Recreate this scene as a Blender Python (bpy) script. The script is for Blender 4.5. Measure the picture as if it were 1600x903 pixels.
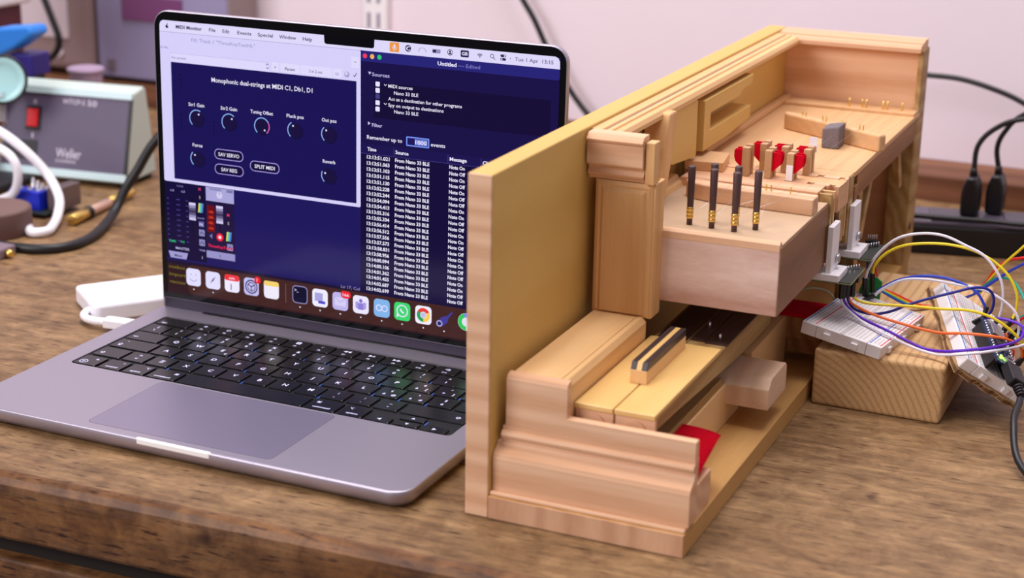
import bpy, bmesh, math, random
from mathutils import Vector, Matrix
random.seed(7)
S = 0.001                                   # all lengths below are millimetres
for o in list(bpy.data.objects): bpy.data.objects.remove(o)
scene = bpy.context.scene
COL = scene.collection

# ------------------------------------------------------------------ camera, light, exposure
cam_d = bpy.data.cameras.new('camera'); cam = bpy.data.objects.new('camera', cam_d); COL.objects.link(cam)
cam_d.sensor_width = 36; cam_d.lens = 2617.0 * 36 / 1600
cam.location = (.707631, -.743477, .398176)
cam.rotation_mode = 'XYZ'; cam.rotation_euler = (1.26297, -.01712, .42694)
cam_d.dof.use_dof = True; cam_d.dof.focus_distance = 1.07; cam_d.dof.aperture_fstop = 7.5
cam_d.clip_start = .01
scene.camera = cam
vs = scene.view_settings
vs.view_transform = 'Standard'; vs.look = 'None'; vs.gamma = 1; vs.exposure = 0; vs.use_curve_mapping = False
world = bpy.data.worlds.new('room'); scene.world = world; world.use_nodes = True
bg = world.node_tree.nodes['Background']; bg.inputs[0].default_value = (.82, .76, .82, 1); bg.inputs[1].default_value = .34
def area(name, loc, target, sx, sy, watt, col):
    d = bpy.data.lights.new(name, 'AREA'); d.shape = 'RECTANGLE'; d.size = sx; d.size_y = sy; d.energy = watt; d.color = col
    o = bpy.data.objects.new(name, d); COL.objects.link(o); o.location = loc
    o.rotation_euler = (Vector(target) - Vector(loc)).to_track_quat('-Z', 'Y').to_euler(); return o
area('ceiling_light', (.15, .40, 2.0), (.2, .5, 0), 1.9, .8, 47, (1, .95, .97))
area('window_light', (-1.0, -2.0, 1.5), (.25, .2, .05), 1.7, 1.3, 58, (1, .945, .975))

# ------------------------------------------------------------------ materials
def srgb(r, g, b):
    f = lambda c: (c/255/12.92 if c/255 <= .04045 else ((c/255+.055)/1.055)**2.4)
    return (f(r), f(g), f(b), 1)
def newmat(name):
    m = bpy.data.materials.new(name); m.use_nodes = True
    return m, m.node_tree.nodes, m.node_tree.links, m.node_tree.nodes['Principled BSDF']
def plain(name, c, rough=.5, metal=0, noise=0, nscale=200, spec=.5, coat=0, trans=0, alpha=1, bump=0):
    m, n, l, p = newmat(name)
    p.inputs['Base Color'].default_value = srgb(*c); p.inputs['Roughness'].default_value = rough; p.inputs['Metallic'].default_value = metal
    p.inputs['Specular IOR Level'].default_value = spec; p.inputs['Coat Weight'].default_value = coat
    p.inputs['Transmission Weight'].default_value = trans; p.inputs['Alpha'].default_value = alpha
    if noise or bump:
        tc = n.new('ShaderNodeTexCoord'); t = n.new('ShaderNodeTexNoise'); t.inputs['Scale'].default_value = nscale; t.inputs['Detail'].default_value = 4
        l.new(tc.outputs['Object'], t.inputs['Vector'])
        if noise:
            mx = n.new('ShaderNodeMixRGB'); mx.blend_type = 'MULTIPLY'; mx.inputs[0].default_value = noise
            mx.inputs[1].default_value = srgb(*c); l.new(t.outputs['Fac'], mx.inputs[2]); l.new(mx.outputs[0], p.inputs['Base Color'])
        if bump:
            b = n.new('ShaderNodeBump'); b.inputs['Strength'].default_value = bump; b.inputs['Distance'].default_value = .0005
            l.new(t.outputs['Fac'], b.inputs['Height']); l.new(b.outputs[0], p.inputs['Normal'])
    return m
def emit(name, c, s=1.0, rough=.12):
    m, n, l, p = newmat(name)
    p.inputs['Base Color'].default_value = (0, 0, 0, 1); p.inputs['Roughness'].default_value = rough
    p.inputs['Specular IOR Level'].default_value = .16
    p.inputs['Emission Color'].default_value = srgb(*c); p.inputs['Emission Strength'].default_value = s
    return m
def wood(name, light, dark, axis='y', ring=26., stretch=14., rough=.55, contrast=.6, speck=.25, scale=1.0, bump=.12, offset=(0, 0, 0), warp=.05, coat=0.):
    """grain runs along axis; rings as a distorted wave, fine fibre as stretched noise"""
    m, n, l, p = newmat(name)
    tc = n.new('ShaderNodeTexCoord'); mp = n.new('ShaderNodeMapping'); l.new(tc.outputs['Object'], mp.inputs['Vector'])
    sc = {'x': (1/stretch, 1, 1), 'y': (1, 1/stretch, 1), 'z': (1, 1, 1/stretch)}[axis]
    mp.inputs['Scale'].default_value = tuple(c*scale for c in sc); mp.inputs['Location'].default_value = offset
    big = n.new('ShaderNodeTexNoise'); big.inputs['Scale'].default_value = 14; big.inputs['Detail'].default_value = 3; l.new(mp.outputs[0], big.inputs['Vector'])
    add = n.new('ShaderNodeVectorMath'); add.operation = 'MULTIPLY_ADD'; l.new(big.outputs['Color'], add.inputs[0]); add.inputs[1].default_value = (warp, warp, warp); l.new(mp.outputs[0], add.inputs[2])
    wv = n.new('ShaderNodeTexWave'); wv.wave_type = 'RINGS'; wv.rings_direction = {'x': 'X', 'y': 'Y', 'z': 'Z'}[axis]; wv.inputs['Scale'].default_value = ring
    wv.inputs['Distortion'].default_value = 2.2; wv.inputs['Detail'].default_value = 3; wv.inputs['Detail Scale'].default_value = 1.5
    l.new(add.outputs[0], wv.inputs['Vector'])
    fib = n.new('ShaderNodeTexNoise'); fib.inputs['Scale'].default_value = 420; fib.inputs['Detail'].default_value = 5; fib.inputs['Roughness'].default_value = .65; l.new(mp.outputs[0], fib.inputs['Vector'])
    mix = n.new('ShaderNodeMath'); mix.operation = 'MULTIPLY_ADD'; l.new(fib.outputs['Fac'], mix.inputs[0]); mix.inputs[1].default_value = speck*2
    mul = n.new('ShaderNodeMath'); mul.operation = 'MULTIPLY'; l.new(wv.outputs['Fac'], mul.inputs[0]); mul.inputs[1].default_value = contrast
    l.new(mul.outputs[0], mix.inputs[2])
    cr = n.new('ShaderNodeValToRGB'); cr.color_ramp.elements[0].position = .05; cr.color_ramp.elements[1].position = .95
    cr.color_ramp.elements[0].color = srgb(*light); cr.color_ramp.elements[1].color = srgb(*dark)
    l.new(mix.outputs[0], cr.inputs[0]); l.new(cr.outputs[0], p.inputs['Base Color'])
    p.inputs['Roughness'].default_value = rough; p.inputs['Specular IOR Level'].default_value = .35; p.inputs['Coat Weight'].default_value = coat
    b = n.new('ShaderNodeBump'); b.inputs['Strength'].default_value = bump; b.inputs['Distance'].default_value = .0004
    l.new(fib.outputs['Fac'], b.inputs['Height']); l.new(b.outputs[0], p.inputs['Normal'])
    return m
def bench_wood(name, dark, light, mott=.5):
    m, n, l, p = newmat(name)
    tc = n.new('ShaderNodeTexCoord'); mp = n.new('ShaderNodeMapping'); l.new(tc.outputs['Object'], mp.inputs['Vector'])
    mp.inputs['Scale'].default_value = (.14, 1, 1)
    def noise(s, d=4, r=.55, vec=mp, dist=0):
        t = n.new('ShaderNodeTexNoise'); t.inputs['Scale'].default_value = s; t.inputs['Detail'].default_value = d; t.inputs['Roughness'].default_value = r; t.inputs['Distortion'].default_value = dist
        l.new(vec.outputs['Object' if vec is tc else 0], t.inputs['Vector']); return t
    def ramp(src, a, b, ca, cb):
        c = n.new('ShaderNodeValToRGB'); c.color_ramp.elements[0].position = a; c.color_ramp.elements[1].position = b
        c.color_ramp.elements[0].color = ca; c.color_ramp.elements[1].color = cb; l.new(src.outputs['Fac'], c.inputs[0]); return c
    def mixc(mode, fac, a, b):
        x = n.new('ShaderNodeMixRGB'); x.blend_type = mode
        if isinstance(fac, float): x.inputs[0].default_value = fac
        else: l.new(fac.outputs[0], x.inputs[0])
        for i, v in ((1, a), (2, b)):
            if isinstance(v, tuple): x.inputs[i].default_value = v
            else: l.new(v.outputs[0], x.inputs[i])
        return x
    grain = ramp(noise(150, 6, .72, dist=.3), .30, .72, srgb(*dark), srgb(*light))
    band = ramp(noise(18, 3), .3, .7, srgb(205, 190, 180), srgb(255, 255, 255))
    c = mixc('MULTIPLY', .8, grain, band)
    patch = ramp(noise(7, 4, .6, tc), .35, .75, (0, 0, 0, 1), (1, 1, 1, 1))          # bleached, worn patches
    c2 = mixc('MIX', patch, c, mixc('SCREEN', .22, c, srgb(196, 160, 118)))
    pore = ramp(noise(420, 3, .6), .58, .70, (0, 0, 0, 1), (1, 1, 1, 1))
    c3 = mixc('MULTIPLY', pore, c2, srgb(120, 88, 60))
    spot = ramp(noise(26, 3, .5, tc), .70, .78, (0, 0, 0, 1), (1, 1, 1, 1))           # ink and burn stains
    c4 = mixc('MULTIPLY', spot, c3, srgb(105, 78, 72))
    mot = ramp(noise(55, 5, .65, tc, .6), .36, .66, srgb(158, 138, 122), srgb(255, 255, 255))     # grime and scuffs of years of use
    c4b = mixc('MULTIPLY', mott, c4, mot)
    mp2 = n.new('ShaderNodeMapping'); l.new(tc.outputs['Object'], mp2.inputs['Vector']); mp2.inputs['Rotation'].default_value = (0, 0, .7); mp2.inputs['Scale'].default_value = (.05, 1, 1)
    scr = ramp(noise(170, 2, .5, mp2), .735, .76, (0, 0, 0, 1), (.35, .35, .35, 1))              # light scratches
    c5 = mixc('MIX', scr, c4b, srgb(186, 160, 132))
    l.new(c5.outputs[0], p.inputs['Base Color'])
    p.inputs['Roughness'].default_value = .5; p.inputs['Specular IOR Level'].default_value = .35
    b = n.new('ShaderNodeBump'); b.inputs['Strength'].default_value = .25; b.inputs['Distance'].default_value = .0006
    bn = noise(260, 4); l.new(bn.outputs['Fac'], b.inputs['Height']); l.new(b.outputs[0], p.inputs['Normal'])
    return m
def endgrain():
    m, n, l, p = newmat('pine_block_wood')
    tc = n.new('ShaderNodeTexCoord'); mp = n.new('ShaderNodeMapping'); l.new(tc.outputs['Object'], mp.inputs['Vector'])
    mp.inputs['Location'].default_value = (.062, 0, .03); mp.inputs['Scale'].default_value = (1, .03, 1)
    wv = n.new('ShaderNodeTexWave'); wv.wave_type = 'RINGS'; wv.rings_direction = 'Y'; wv.inputs['Scale'].default_value = 74; wv.inputs['Distortion'].default_value = 2.4; wv.inputs['Detail'].default_value = 3; wv.inputs['Detail Scale'].default_value = .6
    l.new(mp.outputs[0], wv.inputs['Vector'])
    cr = n.new('ShaderNodeValToRGB'); e = cr.color_ramp.elements; e[0].position = .0; e[0].color = srgb(222, 180, 128); e[1].position = 1; e[1].color = srgb(200, 152, 98)
    x = e.new(.72); x.color = srgb(218, 175, 122); l.new(wv.outputs['Fac'], cr.inputs[0])
    t = n.new('ShaderNodeTexNoise'); t.inputs['Scale'].default_value = 500; t.inputs['Detail'].default_value = 3; l.new(tc.outputs['Object'], t.inputs['Vector'])
    mx = n.new('ShaderNodeMixRGB'); mx.blend_type = 'MULTIPLY'; mx.inputs[0].default_value = .3; l.new(cr.outputs[0], mx.inputs[1]); l.new(t.outputs['Fac'], mx.inputs[2])
    l.new(mx.outputs[0], p.inputs['Base Color']); p.inputs['Roughness'].default_value = .75
    b = n.new('ShaderNodeBump'); b.inputs['Strength'].default_value = .35; b.inputs['Distance'].default_value = .0006; l.new(t.outputs['Fac'], b.inputs['Height']); l.new(b.outputs[0], p.inputs['Normal'])
    return m
M = {}
M['bench'] = bench_wood('bench_wood', (110, 82, 52), (184, 148, 104), .6)
M['bench_front'] = bench_wood('varnished_bench_edge', (84, 46, 16), (150, 98, 48), .8)
M['pine'] = wood('pale_limewood', (240, 198, 142), (216, 166, 108), 'y', 20, 16, contrast=.35)
M['pine_x'] = wood('pale_limewood_cross', (242, 200, 164), (208, 156, 116), 'x', 24, 16, contrast=.45, speck=.3)
M['pine_z'] = wood('pale_limewood_upright', (234, 188, 132), (206, 154, 96), 'z', 26, 18, contrast=.35)
M['ply'] = wood('yellow_lime_panel', (220, 182, 106), (198, 154, 78), 'y', 6, 8, contrast=.25, speck=.15, rough=.55)
M['base'] = wood('base_board_wood', (210, 164, 102), (170, 120, 62), 'y', 12, 12, contrast=.4)
M['base_end'] = wood('base_end_grain', (222, 178, 142), (186, 134, 100), 'z', 14, 4, contrast=.4, warp=.1)
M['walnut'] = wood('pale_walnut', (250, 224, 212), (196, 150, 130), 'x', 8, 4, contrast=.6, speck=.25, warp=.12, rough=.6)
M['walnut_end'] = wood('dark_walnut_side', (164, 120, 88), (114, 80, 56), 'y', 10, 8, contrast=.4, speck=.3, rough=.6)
M['jackwood'] = wood('jack_wood', (214, 176, 134), (182, 140, 98), 'z', 20, 12, contrast=.4)
M['walnut_y'] = wood('pale_walnut_long', (232, 200, 170), (200, 160, 128), 'y', 16, 9, contrast=.4, speck=.3, rough=.6)
M['key'] = wood('boxwood_key', (234, 194, 124), (216, 168, 96), 'y', 14, 16, contrast=.3, speck=.12, rough=.4, coat=.15)
M['lever'] = wood('key_lever_wood', (200, 168, 116), (158, 118, 64), 'y', 30, 12, contrast=.5, speck=.35)
M['spruce'] = wood('soundboard_spruce', (226, 182, 134), (206, 158, 108), 'y', 40, 30, contrast=.25, speck=.15)
M['oldpine'] = wood('brown_strut_wood', (178, 128, 80), (136, 90, 50), 'y', 26, 12)
M['darkwood'] = plain('dark_stained_lever', (72, 46, 42), .45, noise=.5, nscale=300)
M['ebony'] = plain('ebony_strip', (52, 36, 44), .4, noise=.4, nscale=400)
M['rod'] = plain('dark_brown_rod', (92, 64, 62), .5, noise=.4, nscale=500)
M['brass'] = plain('brass', (232, 196, 110), .3, 1)
M['steel'] = plain('steel', (200, 200, 205), .3, 1)
M['felt'] = plain('red_felt', (226, 10, 42), .95, noise=.35, nscale=900, spec=.1, bump=.4)
M['foam'] = plain('grey_foam', (140, 130, 136), .95, noise=.4, nscale=900, spec=.1, bump=1)
M['white_plastic'] = plain('white_printed_plastic', (246, 242, 246), .45)
M['sticker'] = plain('white_sticker', (244, 242, 250), .6)
M['pcb_dark'] = plain('dark_circuit_board', (42, 50, 44), .4)
M['pcb_edge'] = plain('circuit_board_edge', (150, 160, 120), .6)
M['black_plastic'] = plain('black_plastic', (22, 20, 24), .45)
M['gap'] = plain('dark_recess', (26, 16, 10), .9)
M['alu'] = plain('silver_aluminium', (178, 170, 184), .42, .8, noise=.06, nscale=3000)
M['alu_glint'] = plain('aluminium_painted_glint', (255, 255, 255), .2, .1)  # near-white colour paints in the bright reflection along the finger scoop
M['key_black'] = plain('black_key_cap', (5, 4, 8), .24, spec=.55)
M['well_black'] = plain('black_keyboard_well', (5, 4, 9), .5)
M['legend'] = emit('lit_legend', (222, 216, 255), 1.5)
M['backlight'] = emit('key_backlight', (70, 120, 240), .9)
M['bezel'] = plain('black_glass_bezel', (3, 2, 5), .12, spec=.2)
M['hinge'] = plain('dark_grey_hinge', (58, 52, 66), .4, .5)
M['white_gloss'] = plain('glossy_white_plastic', (244, 242, 250), .3)
M['wall'] = plain('white_wall_paint', (244, 230, 240), .8, noise=.10, nscale=5)
M['ledge'] = wood('dusty_ledge_wood', (140, 92, 64), (98, 58, 36), 'x', 12, 10, rough=.6)
M['bb_white'] = plain('white_breadboard_plastic', (238, 232, 232), .5)
M['hole'] = plain('socket_hole', (164, 156, 156), .8)
M['blue_line'] = plain('blue_print', (70, 120, 210), .6)
M['red_line'] = plain('red_print', (222, 60, 70), .6)
M['card'] = plain('cardboard', (196, 156, 108), .85, noise=.3, nscale=300)
M['card_flute'] = plain('cardboard_flute', (120, 86, 56), .9)
M['blk_wood'] = endgrain()

# ------------------------------------------------------------------ mesh helpers (millimetres)
def bmn(): return bmesh.new()
def box(bm, x0, x1, y0, y1, z0, z1, mi=0):
    v = [bm.verts.new(c) for c in ((x0,y0,z0),(x1,y0,z0),(x1,y1,z0),(x0,y1,z0),(x0,y0,z1),(x1,y0,z1),(x1,y1,z1),(x0,y1,z1))]
    for f in ((3,2,1,0),(4,5,6,7),(0,1,5,4),(1,2,6,5),(2,3,7,6),(3,0,4,7)):
        bm.faces.new([v[i] for i in f]).material_index = mi
    return bm
def prism(bm, poly, axis, a, b, mi=0):
    """poly: 2-D outline in the plane of the two other axes (x: (y,z), y: (x,z), z: (x,y)), extruded a..b along axis"""
    def P(q, t): return {'x': (t, q[0], q[1]), 'y': (q[0], t, q[1]), 'z': (q[0], q[1], t)}[axis]
    A = [bm.verts.new(P(q, a)) for q in poly]; B = [bm.verts.new(P(q, b)) for q in poly]
    n = len(poly); fs = [bm.faces.new(A), bm.faces.new(list(reversed(B)))]
    for i in range(n): fs.append(bm.faces.new((A[i], B[i], B[(i+1) % n], A[(i+1) % n])))
    for f in fs: f.material_index = mi
    return bm
def rrect(x0, x1, y0, y1, r, n=5):
    out = []
    for cx, cy, a0 in ((x1-r, y0+r, -90), (x1-r, y1-r, 0), (x0+r, y1-r, 90), (x0+r, y0+r, 180)):
        for i in range(n+1):
            a = math.radians(a0 + 90*i/n); out.append((cx+r*math.cos(a), cy+r*math.sin(a)))
    return out
def catmull(pts, k=6):
    P = [Vector(p) for p in pts]
    if len(P) < 3: return P
    P = [2*P[0]-P[1]] + P + [2*P[-1]-P[-2]]; out = []
    for i in range(1, len(P)-2):
        for j in range(k):
            t = j/k; a, b, c, d = P[i-1], P[i], P[i+1], P[i+2]
            out.append(.5*((2*b)+(c-a)*t+(2*a-5*b+4*c-d)*t*t+(3*b-a-3*c+d)*t**3))
    out.append(P[-2]); return out
def tube(bm, pts, r, seg=10, smooth=True, k=6, mi=0):
    P = catmull(pts, k) if smooth else [Vector(p) for p in pts]
    R = r if isinstance(r, (list, tuple)) else [r]*len(P)
    up = None; rings = []
    for i, p in enumerate(P):
        t = (P[min(i+1, len(P)-1)] - P[max(i-1, 0)]).normalized()
        if up is None: up = Vector((0, 0, 1)) if abs(t.z) < .9 else Vector((1, 0, 0))
        s = t.cross(up).normalized(); up = s.cross(t).normalized()
        rings.append([bm.verts.new(p + R[i]*(math.cos(2*math.pi*j/seg)*s + math.sin(2*math.pi*j/seg)*up)) for j in range(seg)])
    for a, b in zip(rings, rings[1:]):
        for j in range(seg):
            f = bm.faces.new((a[j], a[(j+1) % seg], b[(j+1) % seg], b[j])); f.smooth = True; f.material_index = mi
    bm.faces.new(rings[0]).material_index = mi; bm.faces.new(list(reversed(rings[-1]))).material_index = mi
    return bm
def lathe(bm, c, prof, axis=(0, 0, 1), seg=32, mi=0):
    """prof: (radius, height along axis) list"""
    ax = Vector(axis).normalized(); s = ax.orthogonal().normalized(); t = ax.cross(s); c = Vector(c); rings = []
    for r, h in prof:
        rings.append([bm.verts.new(c + ax*h + max(r, 1e-4)*(math.cos(2*math.pi*j/seg)*s + math.sin(2*math.pi*j/seg)*t)) for j in range(seg)])
    for a, b in zip(rings, rings[1:]):
        for j in range(seg):
            f = bm.faces.new((a[j], a[(j+1) % seg], b[(j+1) % seg], b[j])); f.material_index = mi
            f.smooth = True
    bm.faces.new(list(reversed(rings[0]))).material_index = mi; bm.faces.new(rings[-1]).material_index = mi
    return bm
def bevel(bm, w, seg=2, ang=35):
    bmesh.ops.recalc_face_normals(bm, faces=bm.faces[:])
    es = [e for e in bm.edges if len(e.link_faces) == 2 and e.calc_face_angle(0) > math.radians(ang)]
    if es: bmesh.ops.bevel(bm, geom=es, offset=w, segments=seg, profile=.5, affect='EDGES', clamp_overlap=True)
    return bm
def xform(bm, f):
    for v in bm.verts: v.co = Vector(f(v.co))
    return bm
def tagit(o, label=None, cat=None, group=None, kind=None):
    for k, v in (('label', label), ('category', cat), ('group', group), ('kind', kind)):
        if v: o[k] = v
    return o
def mk(name, bm, mats, parent=None, bev=0, seg=2, smooth_all=False, **tags):
    if bev: bevel(bm, bev, seg)
    bmesh.ops.recalc_face_normals(bm, faces=bm.faces[:])
    off = Vector((0, 0, 0))
    if parent is None:
        lo = [min(v.co[i] for v in bm.verts) for i in range(3)]; hi = [max(v.co[i] for v in bm.verts) for i in range(3)]
        off = Vector(((lo[0]+hi[0])/2, (lo[1]+hi[1])/2, lo[2]))
    else:
        q = parent
        while q is not None:
            if 'off' in ROOTOFF.get(q.name, {}): off = ROOTOFF[q.name]['off']
            q = q.parent
    for v in bm.verts: v.co = (v.co - off)*S
    me = bpy.data.meshes.new(name); bm.to_mesh(me); bm.free()
    if smooth_all:
        for f in me.polygons: f.use_smooth = True
    for m in (mats if isinstance(mats, (list, tuple)) else [mats]): me.materials.append(m if not isinstance(m, str) else M[m])
    o = bpy.data.objects.new(name, me); COL.objects.link(o)
    if parent is None: o.location = off*S; ROOTOFF[o.name] = {'off': off}
    o.parent = parent
    return tagit(o, **tags)
ROOTOFF = {}
def thing(name, label, cat, off, rotz=0, group=None):
    o = bpy.data.objects.new(name, None); COL.objects.link(o); o.empty_display_size = .02
    o.location = Vector(off)*S; o.rotation_euler = (0, 0, rotz); tagit(o, label, cat, group)
    ROOTOFF[o.name] = {'off': Vector(off)} if not rotz else {'off': Vector((0, 0, 0))}
    return o
def share(src, name, parent, loc):
    o = bpy.data.objects.new(name, src.data); COL.objects.link(o); o.parent = parent; o.location = Vector(loc)*S; return o
FONT_CACHE = {}
def text_polys(s, res=2, off=.006):
    """outline of a string as (verts, faces) in units of the font size, lower-left at the origin"""
    if (s, off) in FONT_CACHE: return FONT_CACHE[(s, off)]
    c = bpy.data.curves.new('lettering', 'FONT'); c.body = s; c.size = 1; c.resolution_u = res; c.offset = off
    o = bpy.data.objects.new('lettering', c); me = bpy.data.meshes.new_from_object(o)
    V = [v.co.copy() for v in me.vertices]; F = [tuple(p.vertices) for p in me.polygons]
    bpy.data.objects.remove(o); bpy.data.curves.remove(c); bpy.data.meshes.remove(me)
    FONT_CACHE[(s, off)] = (V, F); return V, F
def put_text(bm, s, place, x, y, size, width=None, mi=0, align='l', off=.006):
    V, F = text_polys(s, 2, off)
    if not V: return
    x0 = min(v.x for v in V); x1 = max(v.x for v in V); w = max(x1-x0, 1e-6)
    sx = (width/w) if width else size
    if align == 'c': x -= w*sx/2
    vs_ = [bm.verts.new(place(x+(v.x-x0)*sx, y+v.y*size)) for v in V]
    for f in F:
        try: bm.faces.new([vs_[i] for i in f]).material_index = mi
        except ValueError: pass

# ------------------------------------------------------------------ setting: wall, ledge, bench
tagit(mk('wall_back', box(bmn(), -1300, 1600, 910, 930, -200, 1000), 'wall'), label='white painted wall behind the bench', kind='structure')
tagit(mk('trim_1', box(bmn(), -1300, 1600, 838, 909.9, -40, 25), 'ledge', bev=2), label='brown wooden ledge along the foot of the wall', kind='structure')
bench = thing('workbench', 'worn brown wooden workbench with a rounded front edge, scratched and stained', 'workbench', (0, -58.8, 0), math.radians(2.6))
mk('bench_top', prism(bmn(), [(915, 0), (5, 0), (5, -41), (915, -41)], 'x', -1000, 1150), 'bench', bench)
mk('bench_nosing', prism(bmn(), [(5.02, -.05), (3, -.5), (.5, -2.2), (-2, -6), (-3, -11), (-3.5, -38), (-1, -41), (5.02, -41)], 'x', -1000, 1150), 'bench_front', bench)
mk('drawer_rail', prism(bmn(), [(8, -41), (900, -41), (900, -57), (8, -57)], 'x', -1000, 1150), 'gap', bench)
for i, (a, b) in enumerate(((-700, -60), (-56, 560), (564, 1100))):
    mk('drawer_front', box(bmn(), a, b, -1, 18, -150, -54), 'bench_front', bench, bev=2)
up = thing('shelf_upright', 'white slotted shelf upright fixed to the wall behind the laptop', 'shelf upright', (-205, 906, 60))
mk('rail', box(bmn(), -218, -189, 901, 909.9, 60, 330), 'white_plastic', up, bev=.8)
for k in range(9):
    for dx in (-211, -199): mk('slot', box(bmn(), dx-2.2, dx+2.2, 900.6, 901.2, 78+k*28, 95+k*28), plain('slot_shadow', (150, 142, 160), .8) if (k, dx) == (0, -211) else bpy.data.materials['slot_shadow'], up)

# ------------------------------------------------------------------ laptop
LW, LD, ZT = 312.6, 221.2, 11.5
lap = thing('laptop', 'open silver laptop with black keyboard, dark windows on its lit screen', 'laptop', (0, 0, 0))
def base_mesh():
    bm = bmn(); n = 8
    lev = [(7, 1.0, 8), (2.2, 2.2, 11), (.5, 5, 12), (0, 8, 12), (0, 10.6, 12), (.35, 11.25, 12), (1.0, ZT, 11.4)]
    rings = [[bm.verts.new((x, y, z)) for x, y in rrect(i, LW-i, i, LD-i, r, n)] for i, z, r in lev]
    hole = [bm.verts.new((x, y, ZT)) for x, y in rrect(16.2, 297, 85.6, 193.8, 3.5, n)]
    hb = [bm.verts.new((x, y, 10.4)) for x, y in rrect(16.2, 297, 85.6, 193.8, 3.5, n)]
    rings += [hole, hb]
    for a, b in zip(rings, rings[1:]):
        for j in range(len(a)):
            bm.faces.new((a[j], a[(j+1) % len(a)], b[(j+1) % len(b)], b[j])).smooth = a is not rings[-3] and a is not rings[-2] and a is not rings[-4]
    bm.faces.new(list(reversed(rings[0])))
    return bm
mk('base_shell', base_mesh(), 'alu', lap)
mk('keyboard_well', prism(bmn(), rrect(16.2, 297, 85.6, 193.8, 3.5, 6), 'z', 10.2, 10.5), 'well_black', lap)
for x, y in ((30, 25), (282, 25), (30, 196), (282, 196)): mk('rubber_foot', lathe(bmn(), (x, y, 0), [(9, 0), (10, .5), (10, 1.4)], seg=24), 'black_plastic', lap)
mk('trackpad_gap', prism(bmn(), rrect(91, 221, 7.4, 83.4, 4, 5), 'z', ZT-.3, ZT+.02), plain('trackpad_seam', (96, 90, 104), .6), lap)
mk('trackpad', prism(bmn(), rrect(91.4, 220.6, 7.8, 83, 3.7, 5), 'z', ZT-.2, ZT+.06), plain('trackpad_glass', (158, 150, 172), .36, .75), lap)
mk('finger_scoop', prism(bmn(), [(133.4, -.25), (131.6, 1.2), (133.4, 2.8), (184, 2.8), (185.8, 1.2), (184, -.25)], 'z', 7.6, ZT+.05), 'alu_glint', lap, bev=.8)
ROWY = [184.4, 167.6, 150.2, 132.6, 114.0, 95.0]
KEYS = []   # (cx, cy, width, height, [(text, dx, dy, size)])
def K(cx, r, w=16.8, leg=(), h=16.2, cy=None): KEYS.append((cx, cy if cy else ROWY[r], w, h, leg))
def c1(t, s=5.0): return [(t, 0, -1.7, s)]
def c2(t, b, s=4.2): return [(t, 0, 1.6, s), (b, 0, -4.2, s)]
K(31.4, 0, 25.6, [('esc', -7.5, -4.6, 3.0)], 14)
for i, t in enumerate(('☼', '☀', '▤', '⌕', '⏺', '☾', '◀◀', '▶II', '▶▶', '◁', '◁)', '◁))')): K(55 + i*19.05, 0, leg=[(t, 0, .8, 3.2), ('F%d' % (i+1), 0, -4.6, 2.4)], h=14)
K(286.8, 0, 18.6, h=14)
K(26.4, 1, 17.4, c2('|', '\\'))
for i, (t, b) in enumerate(zip('!"£$%&/()=?^', ["1", "2", "3", "4", "5", "6", "7", "8", "9", "0", "'", "ì"])): K(45.2 + i*19.05, 1, leg=c2(t, b, 4.0))
K(279.6, 1, 32.8, [('⌫', 11, -1.5, 4)])
K(31.4, 2, 25.6, [('⇥', -8, -4, 4)])
for i, t in enumerate('QWERTYUIOP'): K(55.4 + i*19.05, 2, leg=c1(t) if t != 'E' else c1(t) + [('€', 5, -6, 3)])
K(245.9, 2, leg=[('é', 0, 2, 3.8), ('è', -3, -4.4, 3.8), ('[', 4, -4.4, 3.8)])
K(265, 2, leg=[('*', 0, 1.4, 3.8), ('+', -3, -4.4, 3.8), (']', 4, -4.4, 3.8)])
K(286, 2, 20, [('↵', 5, -2, 4)])
K(34, 3, 31, [('•', -8, 3, 3), ('⇪', -10, -4, 4)])
for i, t in enumerate('ASDFGHJKL'): K(60.1 + i*19.05, 3, leg=c1(t))
K(231.6, 3, leg=[('ç', 0, 2, 3.8), ('ò', -3, -4.4, 3.8), ('@', 4, -4.4, 3.2)])
K(250.6, 3, leg=[('°', 0, 1.4, 3.8), ('à', -3, -4.4, 3.8), ('#', 4, -4.4, 3.4)])
K(269.7, 3, leg=[('§', 0, 2, 3.6), ('ù', 0, -4.4, 3.8)])
K(288.2, 3, 15.6)
K(29.4, 4, 22, [('⇧', -6, -4, 4)])
K(50.7, 4, leg=c2('>', '<'))
for i, t in enumerate('ZXCVBNM'): K(69.8 + i*19.05, 4, leg=c1(t))
for i, (t, b) in enumerate((';,', ':.', '_-')): K(203.2 + i*19.05, 4, leg=c2(t, b, 4))
K(274, 4, 44, [('⇧', 15, -2, 4)])
K(26.4, 5, 17.4, [('fn', 3.5, 2, 2.8), ('⊕', -3.5, -4.6, 4)])
K(46, 5, leg=[('⌃', 4.5, 2.6, 3), ('control', 0, -5, 2.9)])
K(65, 5, leg=[('⌥', 4.5, 2.6, 3.2), ('option', 0, -5, 2.9)])
K(86.6, 5, 21.6, [('⌘', 6, 2, 3.4), ('command', -.5, -5, 2.9)])
K(146.2, 5, 93)
K(205.2, 5, 21.6, [('⌘', -5.5, 2, 3.4), ('command', 0, -5, 2.9)])
K(227, 5, leg=[('⌥', -4, 2, 3.2), ('option', 0, -5, 2.9)])
K(246, 5, 16.8, [('◀', 0, -1.2, 3)], 8.4, 91)
K(265, 5, 16.8, [('▲', 0, -1, 2.6)], 7.2, 100.4)
K(265, 5, 16.8, [('▼', 0, -1, 2.6)], 7.2, 91)
K(284, 5, 16.8, [('▶', 0, -1.2, 3)], 8.4, 91)
KEYMESH = {}
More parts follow.
